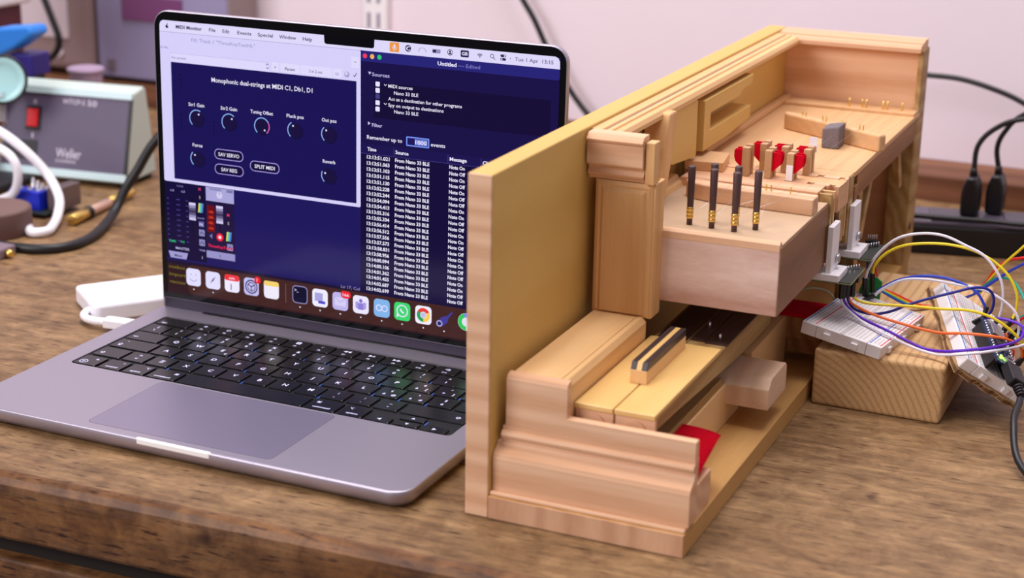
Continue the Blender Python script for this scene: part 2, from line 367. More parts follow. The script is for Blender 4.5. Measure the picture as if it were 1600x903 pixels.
for cx, cy, w, h, leg in KEYS:
    if (w, h) not in KEYMESH:
        bm = bmn(); a = [bm.verts.new((x, y, 10.5)) for x, y in rrect(-w/2, w/2, -h/2, h/2, 1.3, 3)]; b = [bm.verts.new((x, y, 11.35)) for x, y in rrect(-w/2, w/2, -h/2, h/2, 1.3, 3)]
        c = [bm.verts.new((x, y, 11.6)) for x, y in rrect(-w/2+.3, w/2-.3, -h/2+.3, h/2-.3, 1.1, 3)]
        for p_, q_ in ((a, b), (b, c)):
            for j in range(len(p_)): bm.faces.new((p_[j], p_[(j+1) % len(p_)], q_[(j+1) % len(p_)], q_[j]))
        bm.faces.new(c); k = mk('key', bm, 'key_black', lap); KEYMESH[(w, h)] = k; k.location = Vector((cx, cy, 0))*S
    else: k = share(KEYMESH[(w, h)], 'key', lap, (cx, cy, 0))
    if leg:
        bm = bmn()
        for t, dx, dy, s in leg: put_text(bm, t, lambda X, Y: (X, Y, 11.64), dx, dy, s*1.06, align='c', off=.018)
        if len(bm.verts): mk('legend', bm, 'legend', k)
        else: bm.free()
bm = bmn()
for cx, cy, w, h, leg in KEYS:
    if 95 < cy < 170 and 40 < cx < 280 and random.random() < .4: box(bm, cx+w/2+.9, cx+w/2+1.5, cy-h/2-1.0, cy-h/2+4.5, 10.5, 10.6)
mk('key_backlight', bm, 'backlight', lap, kind='stuff')
# lid: u across, v up from the hinge line, h towards the viewer
TH, HY, HZ, B0 = 1.549, 211.87, 7.62, 15.43
def L(u, v, h=0): return (u, HY + v*math.cos(TH) - h*math.sin(TH), HZ + v*math.sin(TH) + h*math.cos(TH))
VT = B0+196.4+7.4
def slab(poly, h0, h1):
    bm = prism(bmn(), poly, 'z', h0, h1); return xform(bm, lambda c: L(c.x, c.y, c.z))
def lid_outline(i, v0, r, n=7):
    out = [(LW-i, v0)]
    for cx, a0 in ((LW-i-r, 0), (i+r, 90)):
        for k_ in range(n+1):
            a = math.radians(a0+90*k_/n); out.append((cx+r*math.cos(a), VT-i-r+r*math.sin(a)))
    out.append((i, v0)); return out
mk('lid_shell', slab(lid_outline(0, 4, 11.5), -4.6, -.3), 'alu', lap, bev=.7)
mk('screen_bezel', slab(lid_outline(.9, 10.5, 10.6), -.6, -.05), 'bezel', lap)
mk('hinge_cover', slab([(2, 1.5), (LW-2, 1.5), (LW-2, 11.8), (2, 11.8)], -4.0, .35), 'hinge', lap, bev=.4)
mk('hinge_barrel', tube(bmn(), [(36, 211.5, 8.6), (276, 211.5, 8.6)], 3.6, 16, False), 'black_plastic', lap)

# ---- the picture on the screen: flat print in screen points (1512 x 982), each layer .03 mm proud of the last
UI = {}; UIB = bmn(); UIM = []
def uc(c, s=1.0):
    key = (c, s)
    if key not in UI: UI[key] = len(UIM); UIM.append(emit('screen_light_%02d' % len(UIM), c, s))
    return UI[key]
def SP(x, y, ly): return L((LW-302.4)/2 + x*.2, B0+196.4 - y*.2, .0 + ly*.03)
def up_(poly, c, ly): UIB.faces.new([UIB.verts.new(SP(x, y, ly)) for x, y in poly]).material_index = uc(c)
def ur(x0, y0, x1, y1, c, ly, r=0):
    up_([(x0, y0), (x1, y0), (x1, y1), (x0, y1)] if not r else rrect(x0, x1, y0, y1, r, 4), c, ly)
def ucirc(x, y, r, c, ly, n=20): up_([(x+r*math.cos(2*math.pi*i/n), y+r*math.sin(2*math.pi*i/n)) for i in range(n)], c, ly)
def uarc(x, y, r, w, a0, a1, c, ly, n=24):
    for i in range(n):
        A, B = (math.radians(a0+(a1-a0)*(i+j)/n) for j in (0, 1))
        up_([(x+(r-w)*math.cos(A), y+(r-w)*math.sin(A)), (x+r*math.cos(A), y+r*math.sin(A)), (x+r*math.cos(B), y+r*math.sin(B)), (x+(r-w)*math.cos(B), y+(r-w)*math.sin(B))], c, ly)
def uline(x0, y0, x1, y1, w, c, ly):
    d = math.hypot(x1-x0, y1-y0); nx, ny = -(y1-y0)/d*w/2, (x1-x0)/d*w/2
    up_([(x0+nx, y0+ny), (x1+nx, y1+ny), (x1-nx, y1-ny), (x0-nx, y0-ny)], c, ly)
def ut(s, x, y, size, c, ly=6, width=None, bold=False):
    put_text(UIB, s, lambda X, Y: SP(X, 2*y-Y, ly), x, y, size, width, uc(c), off=.026 if bold else .014)
NAVY, NAVY2, DARK, WHITE, LAV = (26, 16, 84), (36, 32, 112), (20, 10, 58), (232, 226, 255), (206, 200, 248)
INK, TXT = (40, 34, 74), (238, 234, 255)
ur(0, 0, 1512, 982, (27, 20, 92), 0)                                           # desktop / arrange window
up_([(16, -3), (1496, -3), (1506, 2), (1511, 12), (1512, 36), (0, 36), (1, 12), (6, 2)], (222, 216, 250), 1)   # menu bar
up_([(660, -9), (852, -9), (850, 22), (844, 26), (668, 26), (662, 22)], (4, 3, 8), 2)   # camera notch
# menu bar text
ucirc(32, 18, 6.2, INK, 3); ucirc(36.8, 15.5, 2.6, (222, 216, 250), 4); ucirc(33.6, 8.8, 2.0, INK, 3)
for s, x, w, b in (('MIDI Monitor', 69, 108, 1), ('File', 206, 26, 0), ('Edit', 261, 28, 0), ('Events', 321, 56, 0), ('Special', 402, 60, 0), ('Window', 487, 66, 0), ('Help', 579, 36, 0)):
    ut(s, x, 22, 17, INK, 4, w, b)
ur(908, 0, 943, 31, (240, 150, 70), 3, 4); ur(922, 6, 929, 18, WHITE, 4, 3); uarc(925.5, 14, 9, 2, 0, 180, WHITE, 4, 10); ur(924.5, 22, 926.5, 27, WHITE, 4)
ucirc(976, 15, 11, INK, 3); uarc(978, 15, 7.5, 2.5, 20, 320, (222, 216, 250), 4, 14); uarc(973, 15, 5, 2, 60, 330, (222, 216, 250), 5, 12)
for k_ in range(7): ucirc(1028+13*math.cos(math.pi*k_/6), 20-11*math.sin(math.pi*k_/6), 1.8, (120, 112, 160), 3, 8)
ur(1064, 9, 1094, 22, (150, 142, 188), 3, 3); ur(1066, 11, 1078, 20, INK, 4, 1)
uarc(1128, 15, 10, 2, 0, 360, INK, 3); ucirc(1128, 12, 3.5, INK, 3, 12); uarc(1128, 22, 6.5, 6, 200, 340, INK, 3, 10)
ur(1166, 4, 1195, 26, INK, 3, 3); ut('GB', 1170, 20, 15, WHITE, 4, 21, True)
for r in (4, 8.5, 13): uarc(1234, 23, r, 2.6 if r > 4 else 4, 225, 315, INK, 3, 8)
uarc(1277, 14, 7, 2, 0, 360, INK, 3); uline(1282, 19, 1288, 25, 2.2, INK, 3)
ur(1306, 6, 1326, 14, INK, 3, 4); ucirc(1321, 10, 2.6, WHITE, 4, 10); ur(1306, 17, 1326, 25, INK, 3, 4); ucirc(1311, 21, 2.6, WHITE, 4, 10); ucirc(1341, 16, 1.5, INK, 3, 8)
ut('Tue 1 Apr  13:15', 1357, 22, 17, (96, 88, 132), 3, 132)
# plug-in window (white frame, navy panel)
ur(0, 36, 800, 568, (214, 208, 250), 2, 6)
ur(0, 36, 800, 37.2, (150, 142, 196), 3); ut('FX: Track 1 "ThreeKeyTestNL"', 132, 63, 17, (164, 158, 208), 4, 258)
ut('al Au', 2, 95, 13, (150, 142, 190), 4, 32)
ur(42, 109, 446, 138, (222, 216, 252), 3); ur(42, 108, 446, 109, (180, 174, 220), 4); ut('No preset', 47, 128, 13, (150, 142, 190), 4, 62)
for x0, x1 in ((455, 484), (490, 566), (570, 690), (694, 728)): ur(x0, 105, x1, 137, (224, 218, 252), 3, 2); ur(x0, 137, x1, 138, (184, 178, 222), 4)
uline(434, 118, 439, 112, 2, INK, 4); uline(439, 112, 444, 118, 2, INK, 4); uline(434, 124, 439, 130, 2, INK, 4); uline(439, 130, 444, 124, 2, INK, 4)
ut('+', 466, 126, 14, INK, 4); ut('Param', 508, 128, 14, INK, 4, 39); ut('2 in 2 out', 602, 127, 14, (110, 102, 150), 4, 52); ut('UI', 704, 127, 13, (140, 132, 180), 4)
ucirc(748, 121, 10, (170, 164, 206), 4); ucirc(746, 118, 5, (220, 214, 250), 5); ur(764, 60, 795, 96, (224, 218, 252), 3, 2); ur(775, 76, 784, 77.5, INK, 4)
uline(773, 121, 777, 126, 2.4, INK, 4); uline(777, 126, 785, 113, 2.4, INK, 4)
ur(44, 140, 784, 556, (23, 14, 84), 4)
ut('Monophonic dual-strings at MIDI C1, Db1, D1', 211, 195, 22, TXT, 6, 404)
def knob(x, y, a1, pink=False, label=None, lw=60):
    ucirc(x+4, y+4, 28, (18, 9, 62), 5); ucirc(x, y, 26, (22, 12, 60), 6)
    uarc(x, y, 31, 3.2, 130, min(a1, 330), (150, 190, 250), 7)
    if pink: uarc(x, y, 31, 3.2, 330, a1, (240, 110, 190), 7, 10)
    t = math.radians(a1); ucirc(x+17*math.cos(t), y+17*math.sin(t), 3.4, WHITE, 8, 10)
    ut(label, x-lw/2, y-42, 17, TXT, 6, lw)
for x, y, a, p_, s, w in ((146, 330, 300, 0, 'Str1 Gain', 66), (280, 330, 312, 0, 'Str2 Gain', 67), (413, 330, 410, 1, 'Tuning Offset', 91), (546, 330, 240, 0, 'Pluck pos', 67), (679, 330, 228, 0, 'Out pos', 57), (146, 473, 225, 0, 'Force', 41), (678, 472, 205, 0, 'Reverb', 49)): knob(x, y, a, p_, s, w)
for x0, y0, s in ((216, 428, 'SAV SERVO'), (216, 481, 'SAV REG'), (362, 454, 'SPLIT MIDI')):
    ur(x0, y0, x0+119, y0+37, (178, 160, 240), 5, 17); ur(x0+2.5, y0+2.5, x0+116.5, y0+34.5, (16, 8, 58), 6, 15)
    w = {'SAV SERVO': 86, 'SAV REG': 66, 'SPLIT MIDI': 82}[s]; ut(s, x0+59.5-w/2, y0+25, 18, TXT, 8, w)
for x, y in ((82, 180), (82, 320), (216, 330)):
    for k_ in range(4): ur(x-2, y+k_*15, x+2, y+9+k_*15, (10, 4, 44), 5)
# mixer strip
ur(0, 568, 172, 850, (16, 6, 56), 1); ur(172, 568, 292, 830, (30, 16, 62), 1); ur(175, 570, 292, 620, (170, 166, 216), 2)
ucirc(232, 595, 13, (206, 202, 240), 3); ur(231, 585, 233, 592, INK, 4); ur(262, 572, 288, 582, (120, 116, 170), 3); ur(190, 572, 240, 580, (140, 136, 190), 3)
ut('-6.8', 22, 604, 12, (150, 144, 200), 3); ut('-6.8', 68, 604, 12, (150, 144, 200), 3); ut('0.00dB', 52, 585, 10, (110, 104, 160), 3)
for k_ in range(9):
    y = 630+k_*19
    for x, w in ((8, 8), (48, 16), (88, 10)): ur(x, y, x+w, y+4, (66, 56, 128), 2)
for fx, fy in ((116, 668), (231, 666)):
    ur(fx-1.5, 620, fx+1.5, 770, (8, 2, 30), 2)
    for k_, g in enumerate((214, 150, 96, 60, 100, 160, 206)): ur(fx-14, fy-32+k_*9, fx+14, fy-22+k_*9, (g, g-8, min(255, g+30)), 3)
for x, y, s, c in ((144, 588, 'M', (200, 60, 100)), (146, 618, 'S', (190, 170, 120)), (262, 668, 'M', (230, 60, 100)), (264, 698, 'S', (200, 190, 160))): ut(s, x, y, 15, c, 4)
for x, y in ((140, 634), (256, 724)):
    for k_, c in enumerate(((230, 220, 90), (90, 210, 190), (80, 130, 220))): up_([(x+k_*7+4, y), (x+k_*7+10, y), (x+k_*7+6, y+34), (x+k_*7, y+34)], c, 3)
ut('ROUTE', 138, 692, 9, (150, 140, 200), 3, 28); ur(142, 700, 164, 720, (100, 94, 160), 3); ut('FX', 145, 716, 13, WHITE, 4, 16)
for x, y in ((142, 730), (142, 766), (260, 768)): ur(x, y, x+24, y+24, (140, 136, 190), 3, 2); uline(x+4, y+18, x+12, y+8, 2.5, INK, 4); uline(x+12, y+8, x+20, y+18, 2.5, INK, 4)
ut('TRIM', 140, 810, 10, (150, 140, 200), 3, 26); ut('i', 152, 838, 16, WHITE, 3)
ur(178, 636, 210, 734, (104, 8, 24), 2)
for k_, s in enumerate(('-18-', '-30-', '-42-', '-54-')): ut(s, 182, 664+k_*20, 13, (250, 70, 40), 4, 24)
ucirc(230, 748, 15, (236, 30, 60), 3); ucirc(230, 748, 6.5, (255, 220, 230), 4); up_([(186, 748), (198, 738), (198, 758)], (120, 110, 170), 3)
ut('ThreeKeyTestN', 179, 789, 15, (240, 40, 90), 4, 106); ur(172, 803, 292, 829, (150, 146, 200), 2); ut('1', 228, 823, 16, INK, 4)
ut('MASTER', 40, 816, 13, (190, 184, 230), 3, 59); ut('RMS', 14, 792, 12, (50, 190, 130), 3, 28); ut('-9.0', 60, 790, 12, (50, 190, 130), 3)
up_([(8, 826), (92, 826), (84, 850), (16, 850)], (160, 156, 210), 2); ut('Mixer', 34, 844, 13, INK, 4, 34)
# dock and what lies below it
ur(0, 872, 1512, 982, (44, 20, 30), 2); ur(0, 858, 1512, 872, (24, 10, 48), 2)
for y, s, w in ((890, 'rowbox', 70), (918, 'import', 72), (946, 'vector', 72)): ut(s, 8, y, 18, (120, 104, 36), 3, w)
ut('Ln 17, Col', 723, 862, 15, (140, 130, 180), 3, 74)
ur(88, 868, 1512, 976, (66, 34, 32), 3, 22)
def icon(x, c, dot=True, c2_=None):
    ur(x-31, 880, x+31, 944, c, 5, 14)
    if dot: ucirc(x, 957, 2.8, (236, 230, 250), 5, 8)
icon(113, (226, 222, 255)); ucirc(103, 902, 2.4, (190, 120, 140), 6, 8); ucirc(124, 902, 2.4, (190, 120, 140), 6, 8); uarc(113, 910, 18, 2.4, 30, 150, (150, 140, 200), 6, 12)
icon(196, (226, 222, 255)); up_([(184, 924), (194, 908), (208, 896), (199, 913)], (120, 90, 150), 6)
icon(277, (238, 232, 255), False); ur(246, 880, 308, 902, (236, 50, 60), 6, 8); ut('APR', 264, 897, 11, WHITE, 7, 26); ut('1', 271, 936, 32, (110, 100, 130), 7)
icon(358, (196, 190, 240), False); uarc(358, 912, 26, 5, 0, 360, (70, 64, 110), 6); uarc(358, 912, 17, 3, 0, 360, (70, 64, 110), 6)
for a in (90, 210, 330): uline(358, 912, 358+17*math.cos(math.radians(a)), 912+17*math.sin(math.radians(a)), 4, (70, 64, 110), 6)
ucirc(384, 884, 13, (236, 30, 40), 7); ut('1', 381, 890, 17, WHITE, 8)
icon(441, (240, 234, 250), False); ur(410, 880, 472, 898, (246, 210, 110), 6, 8)
uline(500, 880, 500, 950, 1.5, (140, 110, 110), 5)
icon(558, (150, 142, 196)); ur(530, 883, 586, 941, (14, 10, 46), 6, 12); ut('>_', 536, 902, 16, WHITE, 7)
icon(639, (240, 236, 255)); ur(618, 894, 650, 924, (170, 164, 224), 6); ur(632, 922, 660, 932, (70, 70, 200), 7)
icon(720, (190, 180, 236)); up_([(698, 898), (742, 898), (742, 928), (698, 928)], (214, 206, 246), 6); uline(698, 898, 720, 915, 2, (170, 160, 220), 7); uline(720, 915, 742, 898, 2, (170, 160, 220), 7)
ur(722, 872, 762, 898, (236, 36, 50), 8, 12); ut('166', 730, 891, 15, WHITE, 9, 24)
icon(801, (236, 230, 255)); ucirc(801, 898, 7, (130, 110, 210), 6); ur(788, 906, 814, 930, (140, 124, 216), 6, 5); ur(780, 902, 792, 926, (170, 156, 230), 6, 4); ur(810, 902, 822, 926, (170, 156, 230), 6, 4)
icon(883, (130, 180, 236)); uarc(872, 912, 12, 3.4, 0, 360, WHITE, 6, 18); uarc(894, 912, 12, 3.4, 0, 360, WHITE, 6, 18)
icon(962, (60, 214, 110)); uarc(962, 910, 22, 4, 0, 360, WHITE, 6); up_([(942, 920), (950, 930), (940, 934)], WHITE, 6); uarc(970, 902, 17, 6, 95, 175, WHITE, 7, 8)
icon(1043, (240, 236, 252)); 
for a0, c in ((210, (228, 60, 50)), (330, (250, 205, 80)), (90, (40, 160, 90))): uarc(1043, 912, 25, 25, a0, a0+120, c, 6, 10)
ucirc(1043, 912, 12, WHITE, 7); ucirc(1043, 912, 9.5, (190, 190, 226), 8)
up_([(1094, 930), (1112, 908), (1132, 902), (1150, 884), (1154, 888), (1138, 908), (1134, 926), (1112, 942)], (66, 58, 150), 6); ucirc(1104, 932, 12, (160, 156, 216), 7); ucirc(1104, 932, 7, (40, 34, 90), 8); ucirc(1122, 957, 2.8, WHITE, 5, 8)
ucirc(1204, 912, 31, (225, 225, 240), 5); uarc(1204, 912, 30, 14, 90, 250, (50, 200, 90), 6, 14); uarc(1204, 912, 30, 14, 250, 330, (120, 140, 230), 6, 10)
for x in (1286, 1368): icon(x, (210, 206, 240))
# event window (dark)
ur(800, 36, 1512, 866, (23, 12, 70), 2, 8); ur(800, 36, 1512, 71, (38, 34, 118), 3, 8)
for x, c in ((816, (236, 62, 90)), (843, (238, 176, 90)), (870, (40, 200, 110))): ucirc(x, 53, 8.2, c, 4)
ut('Untitled', 1084, 60, 18, TXT, 4, 68, True); ut('— Edited', 1158, 60, 17, (120, 114, 190), 4, 78)
ut('Sources', 843, 117, 17, (190, 184, 236), 4, 65); up_([(828, 104), (840, 104), (834, 114)], (200, 194, 240), 4)
ur(850, 136, 1485, 255, (17, 6, 52), 3)
for y, c in ((142, WHITE), (163, WHITE), (183, (66, 62, 132)), (204, WHITE), (225, WHITE)): ur(856, y-8, 872, y+8, c, 4, 3)
for s, x, y, w in (('MIDI sources', 904, 150, 90), ('Nano 33 BLE', 925, 171, 90), ('Act as a destination for other programs', 904, 192, 270), ('Spy on output to destinations', 904, 213, 204), ('Nano 33 BLE', 926, 233, 90)): ut(s, x, y, 16, TXT, 4, w)
for y in (143, 206): uline(888, y-3, 893, y+2, 2, TXT, 4); uline(893, y+2, 898, y-3, 2, TXT, 4)
up_([(828, 270), (838, 276), (828, 282)], (200, 194, 240), 4); ut('Filter', 843, 286, 17, (200, 194, 240), 4, 39)
ut('Remember up to', 824, 329, 18, TXT, 4, 133); ur(972, 305, 1057, 337, (120, 150, 250), 4, 3); ur(976, 309, 1053, 333, (28, 20, 92), 5); ur(1004, 311, 1050, 331, (120, 132, 214), 6); ut('1000', 1006, 328, 18, TXT, 7, 42); ut('events', 1063, 329, 18, TXT, 4, 53)
ur(800, 346, 1512, 379, (26, 16, 78), 3); ur(800, 378.5, 1512, 380, (70, 60, 140), 4); ur(800, 380, 1512, 866, (18, 6, 56), 3)
for s, x, w in (('Time', 826, 34), ('Source', 932, 49), ('Message', 1133, 62), ('Chan', 1252, 40), ('Data', 1330, 38)): ut(s, x, 369, 17, TXT, 5, w, True)
for x in (926, 1126, 1246, 1322): ur(x, 350, x+1, 376, (90, 80, 160), 4)
TIMES = '13:51.021 13:51.063 13:51.103 13:51.115 13:51.130 13:52.228 13:52.244 13:54.094 13:54.413 13:55.316 13:55.334 13:56.414 13:56.512 13:57.556 13:57.573 13:58.831 13:58.956 14:00.094 14:00.106 14:01.362 14:01.455 14:02.687 14:02.699'.split()
MSG = '1 0 1 0 1 0 0 1 1 0 0 1 1 0 0 1 1 0 0 1 1 0 0'.split()
for i, (t, m_) in enumerate(zip(TIMES, MSG)):
    y = 396+i*20.85
    ut('13:'+t, 824, y, 17, TXT, 5, 86, True); ut('From Nano 33 BLE', 931, y, 17, TXT, 5, 128, True); ut('Note On' if m_ == '1' else 'Note Off', 1132, y, 17, TXT, 5, 56 if m_ == '1' else 58, True); ut('1', 1256, y, 17, TXT, 5)
mk('display', UIB, UIM, lap, label='lit screen with plug-in knobs, an event list and a row of app icons')

# ------------------------------------------------------------------ wooden harpsichord-action model (u right, v back, w up; millimetres)
har = thing('harpsichord_model', 'pale wooden cut-away model of a keyboard instrument with two keys and red-felted jacks', 'instrument', (340.8, 16, 0), math.radians(.5))
def hp(name, bm, mat, bev=.5, parent=None, **t): return mk(name, bm, mat, parent or har, bev=bev, **t)
sp_ = hp('side_panel', box(bmn(), 0, 14, 1.2, 574, 0, 193), 'ply', .8, label='tall plain yellowish side panel')
hp('panel_lipping', box(bmn(), .1, 13.9, 0, 1.6, 0, 192.8), 'pine_x', .6, parent=sp_)
hp('base_board', prism(bmn(), [(14, 0), (126.5, 0), (129, 574), (14, 574)], 'z', 0, 13.2), 'base', .5)
hp('base_strip', prism(bmn(), [(14.2, 1.4), (126.2, 1.4), (126.2, 8), (14.2, 8)], 'z', 13.2, 15.4), 'pine_x', .7)
slip = [(4.5, 15.4), (4.2, 34), (5, 36.4), (7.5, 38.2), (10.5, 40.2), (11.6, 43.6), (11.6, 44.6), (9.2, 45.2), (8.6, 46.8), (9.4, 48.4), (11.4, 49), (11.4, 59.4), (12, 60), (16.6, 60), (17, 59.4), (17, 15.4)]
hp('key_slip', prism(bmn(), slip[:5] + [(11.0, 42), (17, 42), (17, 15.4)], 'x', 14.4, 127.2), 'pine_x', .25, label='moulded front rail below the keys')
hp('front_board', prism(bmn(), [(11.6, 42), (11.6, 44.6), (9.2, 45.2), (8.6, 46.8), (9.4, 48.4), (11.4, 49), (11.4, 51), (17, 51), (17, 42)], 'x', 17.2, 127.2), 'pine_x', .2)
hp('front_board_top', prism(bmn(), [(18.8, 50.6), (127, 50.6), (127, 60.6), (126.4, 61.2), (54.6, 61.2), (54.6, 78.4), (18.8, 78.4)], 'y', 11.5, 17), 'pine_x', .3)
hp('cheek_block', prism(bmn(), [(19, 59.8), (54.4, 59.8), (54.4, 78.4), (52.2, 81.6), (21.4, 81.6), (19, 79)], 'y', 17, 136), 'pine', .4, label='long moulded block left of the keys')
hp('cheek_block_riser', box(bmn(), 18.6, 54.4, 17, 146, 13.2, 59.8), 'pine', .4)
hp('cheek_cap', prism(bmn(), [(11.4, 78.2), (12.4, 80.4), (15.4, 81.6), (17.2, 81.6), (17.2, 78.2)], 'x', 18.9, 54.5), 'pine_x', .3)
hp('cheek_bead', prism(bmn(), [(48.6, 81.4), (49.0, 81.9), (49.4, 81.4), (49.4, 81)], 'y', 17, 136), 'lever', 0)
# keys
def nat(u0, u1, arch):
    lev = hp('natural_key', prism(bmn(), [(24, 58.5), (24, 66), (250, 66), (250, 50), (185, 50), (110, 54), (60, 57)], 'x', u0+.3, u1-.3), 'lever', .4)
    hp('key_cover', box(bmn(), u0, u1, 20.2, 138 if arch else 143, 65.2, 68.2), 'key', .5, parent=lev)
    bm = bmn(); pr = []
    c = (u0+u1)/2
    for k_ in range(13): a = math.pi*k_/12; pr.append((c+6.5*math.cos(a), 57+6.2*math.sin(a)))
    prism(bm, pr, 'y', 20.8, 22); hp('key_arcade', bm, 'pine_x', .2, parent=lev)
    hp('key_front', box(bmn(), u0+.2, u1-.2, 21.8, 24.4, 53, 65.4), 'pine_x', .2, parent=lev)
    return lev
k1 = nat(55.2, 77.2, False); k2 = nat(78, 101, True)
hp('lever_top', box(bmn(), 58, 76, 146, 250, 65.8, 66.8), 'darkwood', .1, parent=k1)
hp('lever_top', box(bmn(), 87.2, 101, 149, 250, 65.8, 66.8), 'darkwood', .1, parent=k2)
hp('guide_pin', tube(bmn(), [(94.6, 156, 66), (94.6, 156, 71)], .7, 8, False), 'steel', 0, parent=k2)
ks = hp('sharp_key', box(bmn(), 77.6, 86.4, 136, 250, 52, 66.2), 'lever', .3)
hp('lever_top', box(bmn(), 77.6, 86.4, 150, 250, 66, 67), 'darkwood', .1, parent=ks)
hp('guide_pin', tube(bmn(), [(82.4, 174, 66), (82.4, 174, 71.5)], .7, 8, False), 'steel', 0, parent=ks)
def sharp(u0, u1, mat, nm, z0, z1, s0):
    bm = prism(bmn(), [(s0, z0), (s0+(2.6 if z0 > 70 else 0), z1), (130, z1), (130, z0)], 'x', u0, u1); return hp(nm, bm, mat, .3, parent=ks)
sharp(71.6, 81.4, 'pine', 'sharp_body', 68.2, 76, 61.5)
sharp(71.6, 74.9, 'ebony', 'dark_strip', 76, 80.4, 61.7); sharp(78.1, 81.4, 'ebony', 'dark_strip', 76, 80.4, 61.7); sharp(74.9, 78.1, 'key', 'light_strip', 76, 80.2, 61.7)
# key frame, rails, felt
hp('key_frame', box(bmn(), 56, 100, 24, 186, 13.2, 40), 'pine', .6)
hp('key_frame_cap', box(bmn(), 57, 99, 26, 150, 40, 45.5), 'lever', .4)
hp('balance_rail', prism(bmn(), [(156, 27), (156, 40), (163, 45.6), (194, 45.6), (197, 43), (197, 27)], 'x', 60, 126.4), 'walnut_y', .6, label='short pale walnut rail end sticking out')
hp('back_rail', box(bmn(), 58, 103, 200, 284, 13.2, 46), 'pine', .5)
hp('cross_beam', prism(bmn(), [(282, 31), (282, 46), (312, 46), (312, 20), (286, 20), (286, 31)], 'x', 56, 127), 'oldpine', .5)
hp('felt_pad', box(bmn(), 57, 127, 281, 312, 46, 48.6), 'felt', .6, label='dark red felt strip on the cross beam')
def felt_strip():
    bm = bmn(); nu, nv = 12, 10; g = []
    for i in range(nu+1):
        row = []
        for j in range(nv+1):
            s, t = i/nu, j/nv; u = 74+51*s; v = 19+57*t
            w = 42.6 + 1.2*math.sin(s*2.2) - (7.0*max(0, 1-t*1.15)*s**3) - 1.0*s
            row.append(bm.verts.new((u - 2*t*s, v - 5*(s**6)*t, w)))
        g.append(row)
    for i in range(nu):
        for j in range(nv): bm.faces.new((g[i][j], g[i+1][j], g[i+1][j+1], g[i][j+1])).smooth = True
    bmesh.ops.solidify(bm, geom=bm.faces[:], thickness=-1.8); return bm
hp('felt_strip', felt_strip(), 'felt', 0, label='bright red felt strip behind the front rail')
hp('slip_foot', box(bmn(), 96, 125.6, 17, 46, 13.2, 33), 'pine_x', .4)
hp('base_end', box(bmn(), 14.4, 126.3, -.5, .6, .3, 13.0), 'base_end', .2)
# nameboard post with fielded panel and cornice
hp('name_post', box(bmn(), 19.6, 55.6, 137, 150, 81.6, 163), 'pine_z', .4)
def fielded():
    bm = bmn(); lv = [((19.8, 55.4), (81, 162.6), 137.2), ((19.8, 55.4), (81, 162.6), 135.4), ((22, 53.2), (83, 160.2), 134.2), ((23.4, 51.8), (83, 158.8), 134.6), ((25.2, 50), (83, 156.6), 133.2)]
    R = [[bm.verts.new(c) for c in ((a[0], v, b[0]), (a[1], v, b[0]), (a[1], v, b[1]), (a[0], v, b[1]))] for a, b, v in lv]
    for A, B in zip(R, R[1:]):
        for j in range(4): bm.faces.new((A[j], A[(j+1) % 4], B[(j+1) % 4], B[j]))
    bm.faces.new(R[-1]); bm.faces.new(list(reversed(R[0]))); return bm
hp('fielded_panel', fielded(), 'pine_z', 0, label='raised panel on the name post')
hp('post_bead', box(bmn(), 53.8, 57, 136, 152, 80.4, 163), 'pine_z', .5)
corn = [(140, 163.2), (134.6, 163.2), (134, 165), (132.6, 165.6), (131.6, 167.2), (132.4, 168.2), (133.4, 169.6), (133, 171.2), (130.2, 172.4), (129.6, 173.4), (129.6, 185.6), (128.6, 186.2), (128, 187.6), (131, 190.8), (134, 191.2), (140, 191.2)]
hp('cornice', prism(bmn(), corn, 'x', 15.6, 50.2), 'pine_x', .2, label='moulded cornice block above the raised panel')
hp('cornice_board', box(bmn(), 51, 56.6, 132, 141, 163, 188), 'pine_z', .5)
# long moulding along the side panel and across the back
cap = [(14.2, 185), (33, 185), (33, 187.6), (31.2, 190), (27, 190), (26.4, 189), (25.6, 190.6), (22.4, 190.6), (21.6, 189.4), (20.6, 191.2), (14.2, 191.2)]
hp('cap_moulding', prism(bmn(), cap, 'y', 140, 548), 'pine', .15, label='long stepped moulding along the side panel')
hp('inlay_line', box(bmn(), 20.9, 21.7, 141, 548, 189.2, 190.2), plain('violet_inlay', (96, 80, 110), .6), 0)
capb = [(560, 184.8), (544, 184.8), (544, 188), (546.5, 190.4), (551, 190.4), (552, 189.4), (553, 191.6), (558, 191.6), (559, 190.6), (560, 192.6), (574, 192.6), (574, 184.8)]
hp('back_moulding', prism(bmn(), capb, 'x', 14.2, 129), 'pine_x', .15)
hp('liner', box(bmn(), 14.2, 20.4, 150, 556, 126, 185.2), 'ply', .3)
hp('back_panel', box(bmn(), 14.2, 129.4, 556, 574, 13.2, 185), 'pine_x', .5, label='back board behind the soundboard')
hp('back_panel_edge', box(bmn(), 126.4, 130.4, 550, 574.4, 13.2, 186), 'lever', .5)
